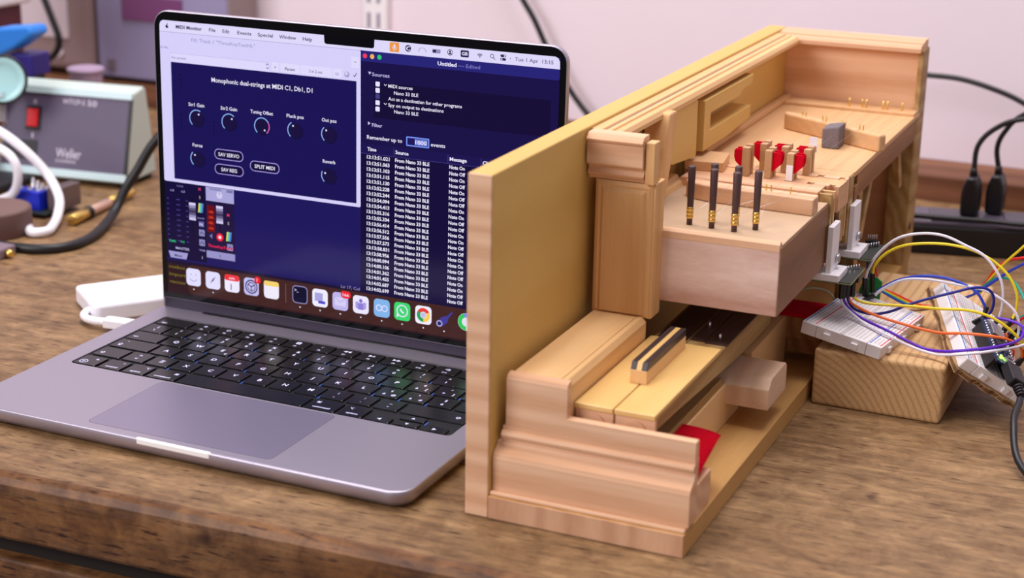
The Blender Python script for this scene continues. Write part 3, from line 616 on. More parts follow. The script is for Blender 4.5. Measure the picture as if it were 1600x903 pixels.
# wrest plank, nut, tuning pins
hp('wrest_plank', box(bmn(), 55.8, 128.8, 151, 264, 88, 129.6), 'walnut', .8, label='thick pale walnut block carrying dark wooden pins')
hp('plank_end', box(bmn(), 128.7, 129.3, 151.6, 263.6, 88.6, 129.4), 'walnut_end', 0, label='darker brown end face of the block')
hp('wrest_plank_strip', prism(bmn(), [(150.6, 127.6), (150.6, 131.8), (152.2, 133.4), (154.4, 133.4), (155.6, 131.4), (155.6, 127.6)], 'x', 55.8, 128.6), 'pine_x', .3)
hp('wrest_plank_top', box(bmn(), 22, 128.8, 155.6, 264, 129.6, 131), plain('plank_veneer', (210, 178, 144), .6, noise=.25, nscale=60), .2)
hp('side_bead', prism(bmn(), [(22, 131), (32, 131), (31, 134), (28, 135.4), (26.5, 137.4), (22, 137.4)], 'y', 152, 268), 'pine', .3)
nut = [(41, 243), (43, 238), (48, 234), (56, 231), (66, 229.4), (128.4, 226.2), (128.4, 240), (66, 243), (50, 246), (44, 246)]
nb = hp('nut_bridge', prism(bmn(), nut, 'z', 131, 141.6), 'pine_x', .9)
for u, v in ((95.5, 236.5), (98.7, 236.3), (111.4, 235.4)): hp('nut_pin', tube(bmn(), [(u, v, 141), (u, v, 145.4)], .55, 8, False), 'brass', 0, parent=nb)
PINS = [(66.2, 173.6), (80.6, 172), (95.0, 170.6), (105.3, 180.4), (76.6, 186), (91.4, 186)]
rod0 = None
for u, v in PINS:
    if rod0 is None:
        rod0 = hp('tuning_rod', lathe(bmn(), (0, 0, 131), [(1.75, 0), (1.75, 4.6), (1.9, 9), (2.1, 20), (2.35, 35.4), (2.0, 36.2)], seg=14), 'rod', 0); rod0.location = (u*S, v*S, 0)
        bm = bmn()
        lathe(bm, (0, 0, 135), [(1.9, 0), (2.15, .2), (2.15, 1.9), (1.95, 2.1), (1.95, 2.3), (2.15, 2.5), (2.15, 4.3), (1.95, 4.5), (1.95, 4.7), (2.2, 4.9), (2.2, 6.9), (1.9, 7.1)], seg=16)
        band0 = hp('brass_band', bm, 'brass', 0, parent=rod0)
    else:
        r_ = share(rod0, 'tuning_rod', har, (u, v, 0)); share(band0, 'brass_band', r_, (0, 0, 0))
# registers (slotted guides) and jacks
reg = hp('front_register', box(bmn(), 30, 122, 264, 284, 124, 137), 'pine_x', .4)
for nm, v0, hs in (('slot_rail', 284, [(65, 70.2), (80.4, 85.4), (95, 99.4), (109.4, 114), (124, 128)]), ('slot_rail', 306, [(71, 75.6), (85.6, 90.2), (100.6, 105.2), (110.6, 115), (125.4, 129)])):
    x = 26
    for a, b in hs + [(131, 131)]:
        o = hp('register_segment', box(bmn(), x, a, v0, v0+6.4, 120, 137), 'pine_x', .12, parent=reg); x = b
hp('register_strip', box(bmn(), 26, 131, 290.4, 306, 120, 136.6), 'spruce', .2)
hp('register_strip', box(bmn(), 26, 130, 312.4, 330, 120, 136.8), 'spruce', .2)
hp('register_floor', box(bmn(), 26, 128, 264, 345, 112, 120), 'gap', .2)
for v0, v1, w0, m_ in ((266, 269, 95, 'lever'), (275, 277.4, 92, 'pine_z'), (292, 306, 96, 'lever'), (309, 311.5, 98, 'pine_z'), (318, 330, 90, 'lever'), (335, 344, 100, 'oldpine')):
    hp('guide_board', box(bmn(), 108, 130.6, v0, v1, w0, 136 if v0 != 335 else 126), m_, .3)
JK = [(65.1, 284.4, -1, 0), (80.5, 284.4, 1, 0), (95.1, 284.4, 1, 1), (71.1, 306.4, -1, 0), (85.7, 306.4, -1, 0), (100.7, 306.4, -1, 2)]
for i, (u, v, side, st) in enumerate(JK):
    jk = hp('jack', box(bmn(), u, u+4.6, v, v+5.4, 100, 156 - .4*i), 'jackwood', .25, label='thin walnut jack with red felt flags')
    hp('tongue', box(bmn(), u+.4, u+4.2, v+6.0, v+8.2, 134, 152.5), 'oldpine', .2, parent=jk)
    hp('jack_back', box(bmn(), u, u+4.6, v+8.8, v+13, 128, 156.4 - .4*i), 'jackwood', .25, parent=jk)
    for dv, sd in ((2.2, side), (8.2, side)) if i else ((2.2, -1), (8.2, -1)):
        s0 = u+4.2 if sd > 0 else u+.4; e = 6.4*sd
        pl = [(s0, 147-6.2), (s0+e*.86, 147-1), (s0+e, 149), (s0+e, 153), (s0+e*.86, 154.4), (s0, 154.4)]
        hp('damper_felt', prism(bmn(), pl, 'y', v+dv, v+dv+1.5), 'felt', .2, parent=jk)
    if st: hp('sticker', box(bmn(), u+.2, u+4.5, v-.35, v, 137.4, 147.6) if st == 1 else box(bmn(), u+.4, u+5.4, v+13, v+13.4, 150, 160), 'sticker', 0, parent=jk)
# soundboard, bridge, hitch pins
hp('soundboard', box(bmn(), 20.4, 130.6, 330, 556, 133.4, 137), 'spruce', .4, label='pale soundboard behind the jacks')
hp('soundboard_rim', box(bmn(), 20.4, 27, 330, 556, 137, 141.6), 'spruce', 1.2)
br = hp('bridge', prism(bmn(), [(50, 446), (54, 440.6), (132, 396.4), (135.6, 402.6), (58, 448.4), (52, 449.6)], 'z', 137, 149.2), 'spruce', 1.4, label='slanting bridge strip with paired pins')
def along(t): return 54+(128-54)*t, 445.4+(402-445.4)*t
for t in (.16, .20, .40, .44, .62, .66, .82, .86):
    u, v = along(t); hp('bridge_pin', tube(bmn(), [(u, v, 148.6), (u, v, 153)], .5, 8, False), 'brass', 0, parent=br)
hrail = hp('hitch_rail', box(bmn(), 20.4, 130, 534, 556, 137, 139.4), 'spruce', .5)
for u in (77.4, 87.7, 91, 104, 107.4, 119): hp('hitch_pin', tube(bmn(), [(u, 541, 139), (u, 541.6, 145.6)], .8, 8, False), 'brass', 0, parent=hrail)
for i, (u, v) in enumerate(PINS):
    u1, v1 = along(.18+.13*i); n_ = 62+9*i
    hp('string', tube(bmn(), [(u+1.8, v+.5, 137.4), (n_+10, 238 - .1*i, 142.2), (u1+18, v1-11, 149.8), (u1+16, 541, 142)], .07, 5, False), 'steel', 0)
# parts standing against the liner
hp('liner_post', prism(bmn(), [(198, 137), (212, 137), (221, 160), (228, 187), (226, 188.6), (214, 188.6), (206, 168)], 'x', 22, 38), 'pine_z', 2.0, label='upright post with rounded top')
def plate():
    out = [(221, 154), (240, 150), (288, 145.6), (287, 184)]
    for k_ in range(7): t = k_/6; out.append((286-48*t, 184.4+ (3.2*math.sin(t*math.pi*.9)) - 1.2*t + 1.0*t*t))
    out.append((224, 184)); return out
hp('liner_plate', prism(bmn(), plate(), 'x', 22, 32.4), 'ply', .3)
hp('slot_bracket', prism(bmn(), [(298, 147), (298, 181.6), (414, 181.6), (410, 174.6), (385, 174.6), (384, 171), (312, 171), (312, 159.4), (410, 159.4), (410, 150), (350, 147)], 'x', 20.4, 34), 'ply', .5, label='slotted bracket on the liner')
hp('stop_block', prism(bmn(), [(26, 283), (52, 287), (47, 318), (26, 318)], 'z', 137, 143.6), 'spruce', .6)
# under-frame on the open side
hp('rear_post', box(bmn(), 112, 130, 546, 566, 13.2, 134), 'lever', .6)
hp('side_apron', box(bmn(), 126, 129.6, 345, 546, 116, 133.4), 'oldpine', .3)
hp('front_post', box(bmn(), 117, 129, 358, 370, 13.2, 128), 'lever', .5)
for a, b in (((384, 76), (408, 118)), ((520, 84), (502, 118))):
    d = 5; hp('brace', prism(bmn(), [(a[0]-d, a[1]), (a[0]+d, a[1]), (b[0]+d, b[1]), (b[0]-d, b[1])], 'x', 122, 127), 'lever', .3)
hp('inner_post', box(bmn(), 30, 44, 500, 514, 13.2, 133), 'oldpine', .4)
hp('inner_rail', box(bmn(), 14.2, 30, 330, 556, 118, 133.4), 'oldpine', .4)
hp('bolt', lathe(bmn(), (130, 556, 44), [(3.2, 0), (3.2, .8), (.5, 1.2)], (1, 0, 0), 14), plain('dark_bolt', (60, 48, 40), .5, .6), 0)
# printed sensor brackets with their boards
for v in (258, 318):
    brk = hp('sensor_bracket', box(bmn(), 130.8, 134.4, v+4, v+23, 85, 116), 'white_plastic', .5, label='white printed bracket with a steel bolt')
    hp('bracket_foot', box(bmn(), 122, 140.5, v+2, v+27, 80.4, 85), 'white_plastic', .5, parent=brk)
    hp('bolt', lathe(bmn(), (134.4, v+17.5, 92), [(3.0, 0), (3.4, 1.6), (2.6, 2.4), (1.4, 2.0)], (1, 0, 0), 12), 'steel', 0, parent=brk)
    pc = hp('sensor_board', box(bmn(), 122, 148, v+4, v+44, 78.8, 80.4), 'pcb_dark', 0, label='small dark circuit board under the bracket')
    hp('board_edge', box(bmn(), 121.8, 148.2, v+3.8, v+44.2, 79.2, 79.9), 'pcb_edge', 0, parent=pc)
    for k_ in range(5): hp('header_pin', tube(bmn(), [(140 + k_*1.3, v+31+k_*1.9, 80), (140+k_*1.3, v+32+k_*1.9, 83.6)], .45, 6, False), 'steel', 0, parent=pc)
    hp('header_block', box(bmn(), 139, 148, v+28, v+41, 74, 79), 'black_plastic', .3, parent=pc)
# foam lying on the soundboard
fo = bevel(box(bmn(), 92, 104.4, 392, 411, 137.05, 152.4), 1.2)
R_ = math.radians(.5)
xform(fo, lambda c: (340.8+c.x*math.cos(R_)-c.y*math.sin(R_), 16+c.x*math.sin(R_)+c.y*math.cos(R_), c.z + (2.2*(c.x-98)/12 if c.z > 145 else 0)))
tagit(mk('foam_block', fo, 'foam'), 'small grey foam cube lying on the pale soundboard', 'foam block')

# ------------------------------------------------------------------ block, breadboards, wires at the right
tagit(mk('wood_block', bevel(box(bmn(), 469.4, 552.5, 266, 458, 0, 38.2), 2.4, 3), 'blk_wood'), 'rough pine block with curved growth rings on its end, under a breadboard', 'wood block')
def frame(o, f, l, n): 
    o, f, l, n = Vector(o), Vector(f).normalized(), Vector(l).normalized(), Vector(n).normalized()
    return lambda c: o + f*c[0] + l*c[1] + n*c[2]
def breadboard(T, label, group):
    """a across (0..54.6), b along (0..82), top face at 0"""
    base = T((27, 41, -8.5)); root = thing('breadboard', label, 'breadboard', base, 0, group)
    def P(name, bm, mat, bev=0, **t): return mk(name, xform(bevel(bm, bev) if bev else bm, T), mat, root, **t)
    P('terminal_body', box(bmn(), 10.2, 44.4, 0, 82, -8.5, 0), 'bb_white', .5)
    P('power_rail', box(bmn(), 0, 9.9, 0, 82, -8.5, -.1), 'bb_white', .5); P('power_rail', box(bmn(), 44.7, 54.6, 0, 82, -8.5, -.1), 'bb_white', .5)
    P('centre_groove', box(bmn(), 25.9, 28.7, .2, 81.8, -.2, .08), plain('groove_shade', (206, 198, 198), .7))
    for a, m_ in ((1.6, 'blue_line'), (8.6, 'red_line'), (46, 'blue_line'), (53, 'red_line')): P('rail_line', box(bmn(), a-.35, a+.35, 2, 80, -.1, .06), m_)
    bm = bmn()
    def sq(a, b, h=.42): bm.faces.new([bm.verts.new(c) for c in ((a-h, b-h, .1), (a+h, b-h, .1), (a+h, b+h, .1), (a-h, b+h, .1))])
    for j in range(30):
        for a in [13.6+2.54*k_ for k_ in range(5)] + [30.8+2.54*k_ for k_ in range(5)]: sq(a, 4.2+2.54*j)
    for j in range(30):
        if j % 6 != 5:
            for a in (3.9, 6.4, 48.3, 50.8): sq(a, 4.2+2.54*j)
    P('socket_holes', bm, 'hole', kind='stuff')
    for b in (14, 41, 68): P('side_lug', box(bmn(), 54.4, 56.4, b-2.4, b+2.4, -7, -3), 'bb_white', .3)
    for a in (18, 37): P('end_lug', box(bmn(), a-2.2, a+2.2, -1.8, .2, -7, -3), 'bb_white', .3)
    return root, P
f1 = Vector((51.8, -7.2, -7.5)).normalized(); l1 = Vector((.09, .995, 0)); l1 = (l1 - f1*l1.dot(f1)).normalized()
T1 = frame((459.6, 269.4, 54.4), f1, l1, f1.cross(l1))
bb1, PB1 = breadboard(T1, 'white breadboard lying on the pine block, its left edge propped up', 'white breadboards')
N2 = Vector((564.8, 274, 44.2)); f2 = Vector((.676, .505, -.537)).normalized(); l2 = Vector((-.391, .863, .32)); l2 = (l2 - f2*l2.dot(f2)).normalized(); n2 = f2.cross(l2)
T2 = frame(N2, f2, l2, n2)
bb2, PB2 = breadboard(T2, 'white breadboard tilted on cardboard, carrying a small controller board', 'white breadboards')
cb = thing('cardboard_sheet', 'torn corrugated cardboard piece under the tilted breadboard', 'cardboard', T2((27, 41, -12.5)))
edge = [(-3, 84)] + [(-2.6 - 1.0*math.sin(k_*2.1), 80-6*k_) for k_ in range(13)] + [(-1+4*k_, -2.4 + 1.1*math.sin(k_*1.7)) for k_ in range(15)] + [(58, 84)]
for nm, h0, h1, m_ in (('liner_sheet', -9.2, -8.6, 'card'), ('flute_layer', -11.6, -9.2, 'card_flute'), ('liner_sheet', -12.2, -11.6, 'card')):
    mk(nm, xform(prism(bmn(), [(x+(.6 if 'flute' in nm else 0), y) for x, y in edge], 'z', h0, h1), T2), m_, cb)
bm = bmn()
for k_ in range(16): tube(bm, [(1+3.4*k_, -1.4+.8*math.sin(k_), -11.5), (2.7+3.4*k_, -1.9+.8*math.sin(k_), -9.3), (4.4+3.4*k_, -1.4+.8*math.sin(k_), -11.5)], .3, 5, False)
mk('corrugation', xform(bm, T2), 'card', cb, kind='stuff')
# controller board on the tilted breadboard
ard = thing('microcontroller', 'small blue controller board with green lit LEDs plugged into the tilted breadboard', 'circuit board', T2((24, 20, 1)))
def PA(name, bm, mat, bev=0, parent=None): return mk(name, xform(bevel(bm, bev) if bev else bm, T2), mat, parent or ard)
PA('circuit_board', box(bmn(), 15, 33, -1, 44, 9, 10.6), plain('blue_circuit_board', (24, 42, 84), .4), .2)
for a in (16.2, 31.8):
    PA('pin_header', box(bmn(), a-1.2, a+1.2, 2, 41, .2, 9), 'black_plastic', .2)
    for k_ in range(15): PA('solder_pin', lathe(bmn(), (a, 4+2.54*k_, 10.4), [(1.0, 0), (.8, .7), (.3, 1.5)], (0, 0, 1), 8), 'steel')
PA('radio_module', box(bmn(), 19, 29.5, 28, 42, 10.6, 12.6), 'steel', .3); PA('processor_chip', box(bmn(), 20, 27, 17, 24, 10.6, 11.7), 'black_plastic', .2)
for k_, (a, b) in enumerate(((18.6, 12), (29, 22), (28.6, 14), (19.4, 25.6), (23, 13.4))): PA('small_chip', box(bmn(), a-1, a+1.4, b-.8, b+.8, 10.6, 11.5), 'steel' if k_ % 2 else 'black_plastic', .1)
PA('reset_button', box(bmn(), 26.4, 30, 8.4, 11, 10.6, 12.2), 'steel', .2)
M['led'] = emit('green_led_light', (170, 255, 90), 3.0)
for a, b in ((18.8, 3.6), (21.4, 4.6), (20, 6.2)): PA('lit_led', box(bmn(), a-.8, a+.8, b-.6, b+.6, 10.6, 11.5), 'led', .1)
PA('usb_socket', box(bmn(), 20.4, 28, -2.4, 3.4, 10.6, 13.4), 'steel', .3)
ub = thing('usb_cable', 'black USB cable plugged into the small controller board', 'cable', T2((24, -14, 2)))
def PU_(name, bm, mat, bev=0): return mk(name, xform(bevel(bm, bev) if bev else bm, T2), mat, ub)
PU_('plug_body', box(bmn(), 18.6, 29.8, -21, -2.6, 8.2, 15.6), 'black_plastic', 1.2)
for k_ in range(4): PU_('strain_rib', lathe(bmn(), (24.2, -22.5-k_*2.4, 11.9), [(3.3-.2*k_, 0), (3.3-.2*k_, 1.5)], (0, -1, 0), 12), 'black_plastic')
pe = [T2((24.2, -21, 11.9)), T2((24.6, -32, 10.5)), Vector((601, 234, 22)), Vector((612, 205, 6)), Vector((650, 165, 2.4)), Vector((740, 130, 2.4)), Vector((860, 140, 2.4)), Vector((1000, 200, 2.4))]
mk('cord', tube(bmn(), pe, 2.2, 12), 'black_plastic', ub)
# jumper wires
WC = {'white': (232, 226, 236), 'yellow': (240, 214, 30), 'blue': (30, 60, 190), 'navy': (24, 26, 140), 'orange': (244, 112, 40), 'purple': (92, 16, 190), 'red': (226, 28, 36), 'teal': (10, 160, 140), 'green': (20, 150, 80), 'palegreen': (160, 176, 150)}
for k_, c in WC.items(): M['w_'+k_] = plain(k_+'_insulation', c, .42)
def wire(col, pts, label, r=.95, ends=((0, 14), (1, 14)), flip=None):
    o = tagit(mk('jumper_wire', tube(bmn(), pts, r, 8), 'w_'+col), label, 'wire', 'coloured jumper wires')
    for which, ln in ends:
        a = Vector(pts[0 if which == 0 else -1]); b = Vector(pts[1 if which == 0 else -2]); d = (a-b).normalized()
        if flip and which in flip: d = Vector(flip[which]).normalized()
        s = d.orthogonal().normalized() if abs(d.z) > .95 else d.cross(Vector((0, 0, 1))).normalized(); t = d.cross(s)
        bm = box(bmn(), -1.25, 1.25, -1.25, 1.25, 0, ln); bevel(bm, .2); xform(bm, lambda c: a + s*c.x + t*c.y + d*(c.z-1.5))
        q = mk('connector', bm, 'black_plastic', o)
        bm = tube(bmn(), [a+d*(ln-2), a+d*(ln+2.5)], .35, 6, False); mk('contact_pin', bm, 'steel', q)
    return o
dn = (0.05, .1, -1); up2 = tuple(-n2)
wire('white', [(481.6, 345, 64), (484.0, 344.2, 73.4), (490.7, 343.8, 85.6), (502.0, 343.3, 96.7), (516.7, 342.9, 101.9), (531.6, 342.5, 102.4), (546.8, 342.1, 97.6), (559.1, 341.7, 92.4), (569.0, 341.2, 81.5), (573.0, 340.8, 71.3), (573.6, 340.4, 59.1), (572.3, 338, 52)], 'white jumper wire, the tallest arch between the two breadboards', flip={0: dn, 1: (-.35, -.2, -.7)})
wire('yellow', [(485.3, 351.4, 66), (486.3, 350.7, 73.5), (494.1, 350.1, 83.6), (507.3, 349.5, 91.1), (528.1, 348.8, 94.9), (546.1, 348.2, 94.3), (561.3, 347.5, 89.6), (574.0, 346.9, 80.7), (581.0, 346.3, 69.4), (582.2, 345.6, 58.8), (580.5, 342, 51)], 'yellow jumper wire arching just below the tallest white one', flip={0: dn, 1: (-.4, -.2, -.7)})
wire('blue', [(489, 345, 54), (493.0, 343.6, 59.6), (504.8, 342.1, 68.1), (519.7, 340.7, 73.4), (534.8, 339.3, 74.8), (548.6, 337.9, 72.5), (558.0, 336.4, 68.0), (564.4, 335.0, 59)], 'blue jumper wire arching low beside a white wire', flip={0: (-.6, 0, -.3), 1: (-.1, -.1, -1)})
wire('white', [(489.5, 340.0, 55), (495.3, 339.4, 61.1), (508.4, 338.9, 69.5), (524.8, 338.3, 72.4), (544.2, 337.8, 71.9), (562.0, 337.2, 70.7), (577.3, 336.7, 63.8), (584.7, 336.1, 55.8), (586.3, 335.6, 45.3), (584.3, 333, 40)], 'white jumper wire arching low right under a blue wire', flip={0: (-.6, 0, -.35), 1: (-.5, -.2, -.6)})
wire('navy', [(480.5, 300.0, 66), (481.6, 300.6, 61), (486.3, 301.2, 56.5), (496.2, 304.4, 54.0), (507.2, 307.5, 56.3), (518.0, 310.7, 61.7), (528.7, 313.9, 66.2), (545.0, 317.1, 72.4), (558.4, 320.3, 76.9), (566.7, 323.5, 75.3), (569.7, 326.6, 68.7), (568.6, 329.8, 59.9), (565.2, 331, 55)], 'dark blue jumper wire snaking from the sensor board to a black connector', flip={0: (0, 0, 1), 1: (-.75, -.2, -.5)})
wire('yellow', [(483.2, 302.6, 66), (484.6, 303, 63.6), (488.5, 303.8, 61.6), (498.4, 305.6, 60.7), (518.5, 308.3, 61.7), (538.4, 311.1, 62.0), (555.2, 313.9, 62.8), (569.3, 316.7, 60.0), (581.0, 319.4, 53.3), (589.3, 322.2, 45.2), (594.0, 325.0, 37.3)], 'yellow jumper wire running nearly straight across the middle', flip={0: (0, 0, 1), 1: (-.3, .2, -.7)})
wire('orange', [(480.6, 302, 66), (482.6, 300.6, 61.4), (489.2, 301.1, 57.8), (501.1, 302.9, 53.6), (520.5, 303.3, 50.3), (541.4, 300, 49.6), (558.4, 296.0, 53), (575.3, 297, 53.4), (585.8, 306, 49.2), (591.3, 315.4, 42), (592.4, 318, 34)], 'orange jumper wire sagging to the controller board', flip={0: (0, 0, 1), 1: (-.6, -.3, -.5)})
wire('purple', [(478.8, 296, 66), (479.8, 296.2, 62.6), (484.3, 297, 56.7), (495.9, 293.5, 52.5), (511.2, 286, 50.5), (524.5, 283.8, 46.4), (536.9, 282.2, 43.4), (549.8, 276, 45.8), (565.9, 274, 50.2), (580.3, 282, 52), (589.7, 302, 51), (591, 320.8, 50.6), (588.6, 325.1, 54.3), (579.5, 327.7, 55.8), (567.8, 330.4, 54.6), (563.6, 331, 52)], 'purple jumper wire, the lowest loop in front, curling back to a black connector', flip={0: (0, 0, 1), 1: (-.8, -.2, -.5)})
wire('white', [(477.4, 295, 66), (478.4, 295.2, 62), (483.1, 295.3, 57), (496.8, 289.6, 51), (513, 281, 48.8), (528.2, 280.3, 44), (542.7, 278, 42.4), (551.7, 274, 44.4), (566.5, 272, 48.4), (580, 280, 50), (590.7, 300, 48), (597, 318, 46.5)], 'white jumper wire hugging the underside of the purple loop', flip={0: (0, 0, 1), 1: (-.3, .2, -.7)})
wire('blue', [(535.9, 402.0, 42.1), (544.5, 392.0, 48.2), (552.7, 384.0, 55.8), (567.5, 376.0, 71.0), (576.7, 368.0, 80.0), (586.0, 360.0, 85.8), (606, 350, 80), (611, 342, 58), tuple(T2((50.8, 52, 12)))], 'blue jumper wire rising behind the tilted breadboard', ends=((1, 12),), flip={1: tuple(-n2)})
wire('yellow', [(549, 404, 46), (553.2, 400.0, 54.6), (558.5, 390.0, 64.2), (566.3, 380.0, 76.9), (575.4, 370.0, 89.5), (585.8, 360.0, 100.6), (606, 345, 104), (620, 332, 72), tuple(T2((50.8, 56, 12)))], 'yellow jumper wire rising steeply at the right edge', ends=((1, 12),), flip={1: tuple(-n2)})
wire('red', [(549, 406, 50), (553.5, 402.0, 56.9), (560.5, 392.8, 70.3), (568.5, 383.5, 79.2), (576.7, 374.2, 84.7), (586.4, 365.0, 88.8), (602, 352, 90), (604, 346, 62), tuple(T2((50.8, 48, 12)))], 'red jumper wire rising at the right edge beside a yellow one', ends=((1, 12),), flip={1: tuple(-n2)})
wire('teal', [(546, 404, 48), (551.8, 400.0, 53.9), (558.7, 390.0, 62.6), (567.9, 380.0, 68.3), (576.1, 370.0, 69.1), (583.2, 360.0, 64.3), (588.9, 350.0, 56), tuple(T2((50.8, 66, 12)))], 'teal jumper wire bending down behind the tilted breadboard', ends=((1, 12),), flip={1: tuple(-n2)})
wire('palegreen', [(448, 300, 64), (454.2, 305.0, 65.6), (459.9, 313.3, 63.3), (464.3, 321.7, 58.4), (467.4, 330.0, 49)], 'thin pale green wire left of the flat breadboard', .6, ends=())
for i, (col, a0, b0) in enumerate((('red', 52, 60), ('orange', 50, 52), ('green', 41, 64), ('red', 44, 44), ('blue', 41, 40), ('red', 47, 30), ('green', 49, 10))):
    p0, p1 = T2((a0, b0, .6)), T2((a0-5, b0+(9 if i % 2 else -8), .6)); pm = (p0+p1)/2 + n2*(3+i*.6)
    wire(col, [p0, pm, p1], '%s short jumper lying flat on the tilted breadboard%s' % (col, {0: ', farthest', 2: ', at its far end', 3: ' beside the controller', 5: ' near the right rail', 6: ', at its near end'}.get(i, '')), .7, ends=())
wire('red', [T2((50, 66, 3)), Vector((590, 342, 56)), Vector((602, 338, 66)), Vector((622, 330, 70))], 'red jumper wire leaving the tilted breadboard at the right edge', ends=((0, 12),), flip={0: tuple(-n2)})
wire('blue', [T2((52, 60, 3)), Vector((596, 334, 48)), Vector((608, 330, 56)), Vector((624, 324, 58))], 'blue jumper wire leaving the tilted breadboard at the right edge', ends=((0, 12),), flip={0: tuple(-n2)})
# ribbon hanging from the rear sensor board to a green adapter on the flat breadboard
ga = thing('adapter_board', 'small green adapter board standing in the flat breadboard', 'circuit board', (482, 358, 46.9))
mk('circuit_board', prism(bmn(), [(474, 47), (490, 47), (491, 60), (487, 63), (478, 60)], 'y', 358, 359.6), plain('green_circuit_board', (40, 150, 70), .4), ga)
for k_ in range(5): mk('pin', tube(bmn(), [(475.5+2.6*k_, 357.2, 47.2), (475.5+2.6*k_, 357.2, 52)], .6, 6, False), 'steel', ga)
for i, col in enumerate(('blue', 'teal', 'yellow', 'orange', 'red')):
    wire(col, [(476+1.3*i, 372+.6*i, 74), (477+1.4*i, 371, 68), (478.5+1.6*i, 368, 62), (484+1.5*i, 364, 56-.3*i), (494+1.2*i, 362+1.2*i, 50.5), (512+1.0*i, 372+2*i, 41), (530+i, 392+2*i, 39.4)], '%s strand of the rainbow ribbon below the rear sensor board' % col, .6, ends=((0, 12),), flip={0: (0, 0, 1)})

# ------------------------------------------------------------------ white adapter by the laptop
ad = thing('usb_adapter', 'white USB adapter with a short curved cable beside the laptop hinge', 'adapter', (-35, 240, 0))
def rot2(c, cx, cy, a): return (cx + c[0]*math.cos(a) - c[1]*math.sin(a), cy + c[0]*math.sin(a) + c[1]*math.cos(a), c[2])
bm = bmn(); prism(bm, rrect(-50, 50, -29, 29, 6, 5), 'z', 0, 13); bevel(bm, 2); xform(bm, lambda c: rot2(c, -32, 240, math.radians(52)))
mk('adapter_body', bm, 'white_gloss', ad)
mk('adapter_cable', tube(bmn(), [(-31, 209, 7), (-40, 202, 7), (-50, 195, 6), (-51, 186, 5), (-44, 179, 5), (-34, 176, 5.4), (-24, 176.5, 5.8)], 3.0, 12), 'white_gloss', ad)
bm = bmn(); prism(bm, rrect(-12, 12, -5, 5, 2.4, 4), 'z', 2.6, 9.4); bevel(bm, 1); xform(bm, lambda c: rot2(c, -13, 177.5, math.radians(6))); mk('plug', bm, 'white_gloss', ad)

# ------------------------------------------------------------------ things at the back, right
ps = thing('power_strip', 'black power strip with a grey top behind the wooden model', 'power strip', (510, 700, 0), math.radians(14))
ps_g = plain('dark_grey_plastic', (84, 76, 92), .4)
mk('strip_body', bevel(box(bmn(), -120, 160, -36, 22, 0, 25), 2), 'black_plastic', ps); mk('strip_top', bevel(box(bmn(), -118, 158, -34, 20, 25, 27.4), .8), ps_g, ps)
for k_ in range(4): mk('socket', bevel(box(bmn(), -112+62*k_, -66+62*k_, -28, 14, 27.4, 28.4), .6), plain('socket_face', (62, 56, 70), .35) if k_ == 0 else bpy.data.materials['socket_face'], ps)
def plug(x, y, lab, path):
    t = thing('mains_plug', lab, 'plug', (x, y, 28.6), 0, 'black mains plugs')
    bm = bmn(); prism(bm, [(-7, 0), (7, 0), (7.5, 18), (6.5, 26), (3.5, 34), (-3.5, 34), (-6.5, 26), (-7.5, 18)], 'y', -12, 12); bevel(bm, 2.5, 3); xform(bm, lambda c: (c.x+x, c.y+y, c.z+28.6)); mk('plug_body', bm, 'black_plastic', t)
    mk('strain_relief', lathe(bmn(), (x, y, 61), [(3.6, 0), (3.2, 5), (2.6, 8)], seg=12), 'black_plastic', t)
    mk('cord', tube(bmn(), [(x, y, 66)] + path, 2.3, 10), 'black_plastic', t)
plug(494, 696, 'black mains plug, left of the two in the power strip', [(494.7, 700, 87.6), (506.6, 705, 102.8), (529.3, 705, 113.5), (580, 705, 118), (660, 705, 100)])
plug(512, 714, 'black mains plug, right of the two in the power strip', [(508.7, 715, 84), (513.4, 715, 98.8), (527.6, 715, 115.3), (570, 715, 136), (660, 720, 140)])
tagit(mk('mains_cable', tube(bmn(), [(360, 850, 112), (400, 850, 118), (419.8, 850, 118), (449.7, 850, 117.1), (479.7, 850, 110.8), (509.8, 850, 99.9), (560, 845, 74), (640, 830, 24), (700, 800, 3)], 2.6, 10), 'black_plastic'), 'black cable arching across the wall at the right', 'cable')
tagit(mk('mains_cable', tube(bmn(), [(400, 655, 30.5), (430, 652, 31), (459.3, 655, 32), (483.6, 660, 31.6), (515.5, 668, 31.2), (546.8, 672, 31), (600, 690, 31.6)], 2.4, 10), 'black_plastic'), 'black cable lying along the top of the power strip', 'cable')
tagit(mk('mains_cable', tube(bmn(), [(420, 760, 2.4), (455, 775, 2.4), (500, 790, 2.4), (560, 800, 2.4), (640, 800, 2.4)], 2.4, 10), 'black_plastic'), 'thin black cable lying on the bench behind the power strip', 'cable')
tagit(mk('mains_cable', tube(bmn(), [(-60, 890, 230), (-30, 890, 172), (-18, 890, 152), (-5, 890, 133), (9, 890, 107), (26, 890, 78), (51, 890, 46), (75, 886, 27.8), (110, 870, 27.6)], 3.2, 10), 'black_plastic'), 'thick black cable hanging down the wall behind the laptop', 'cable')

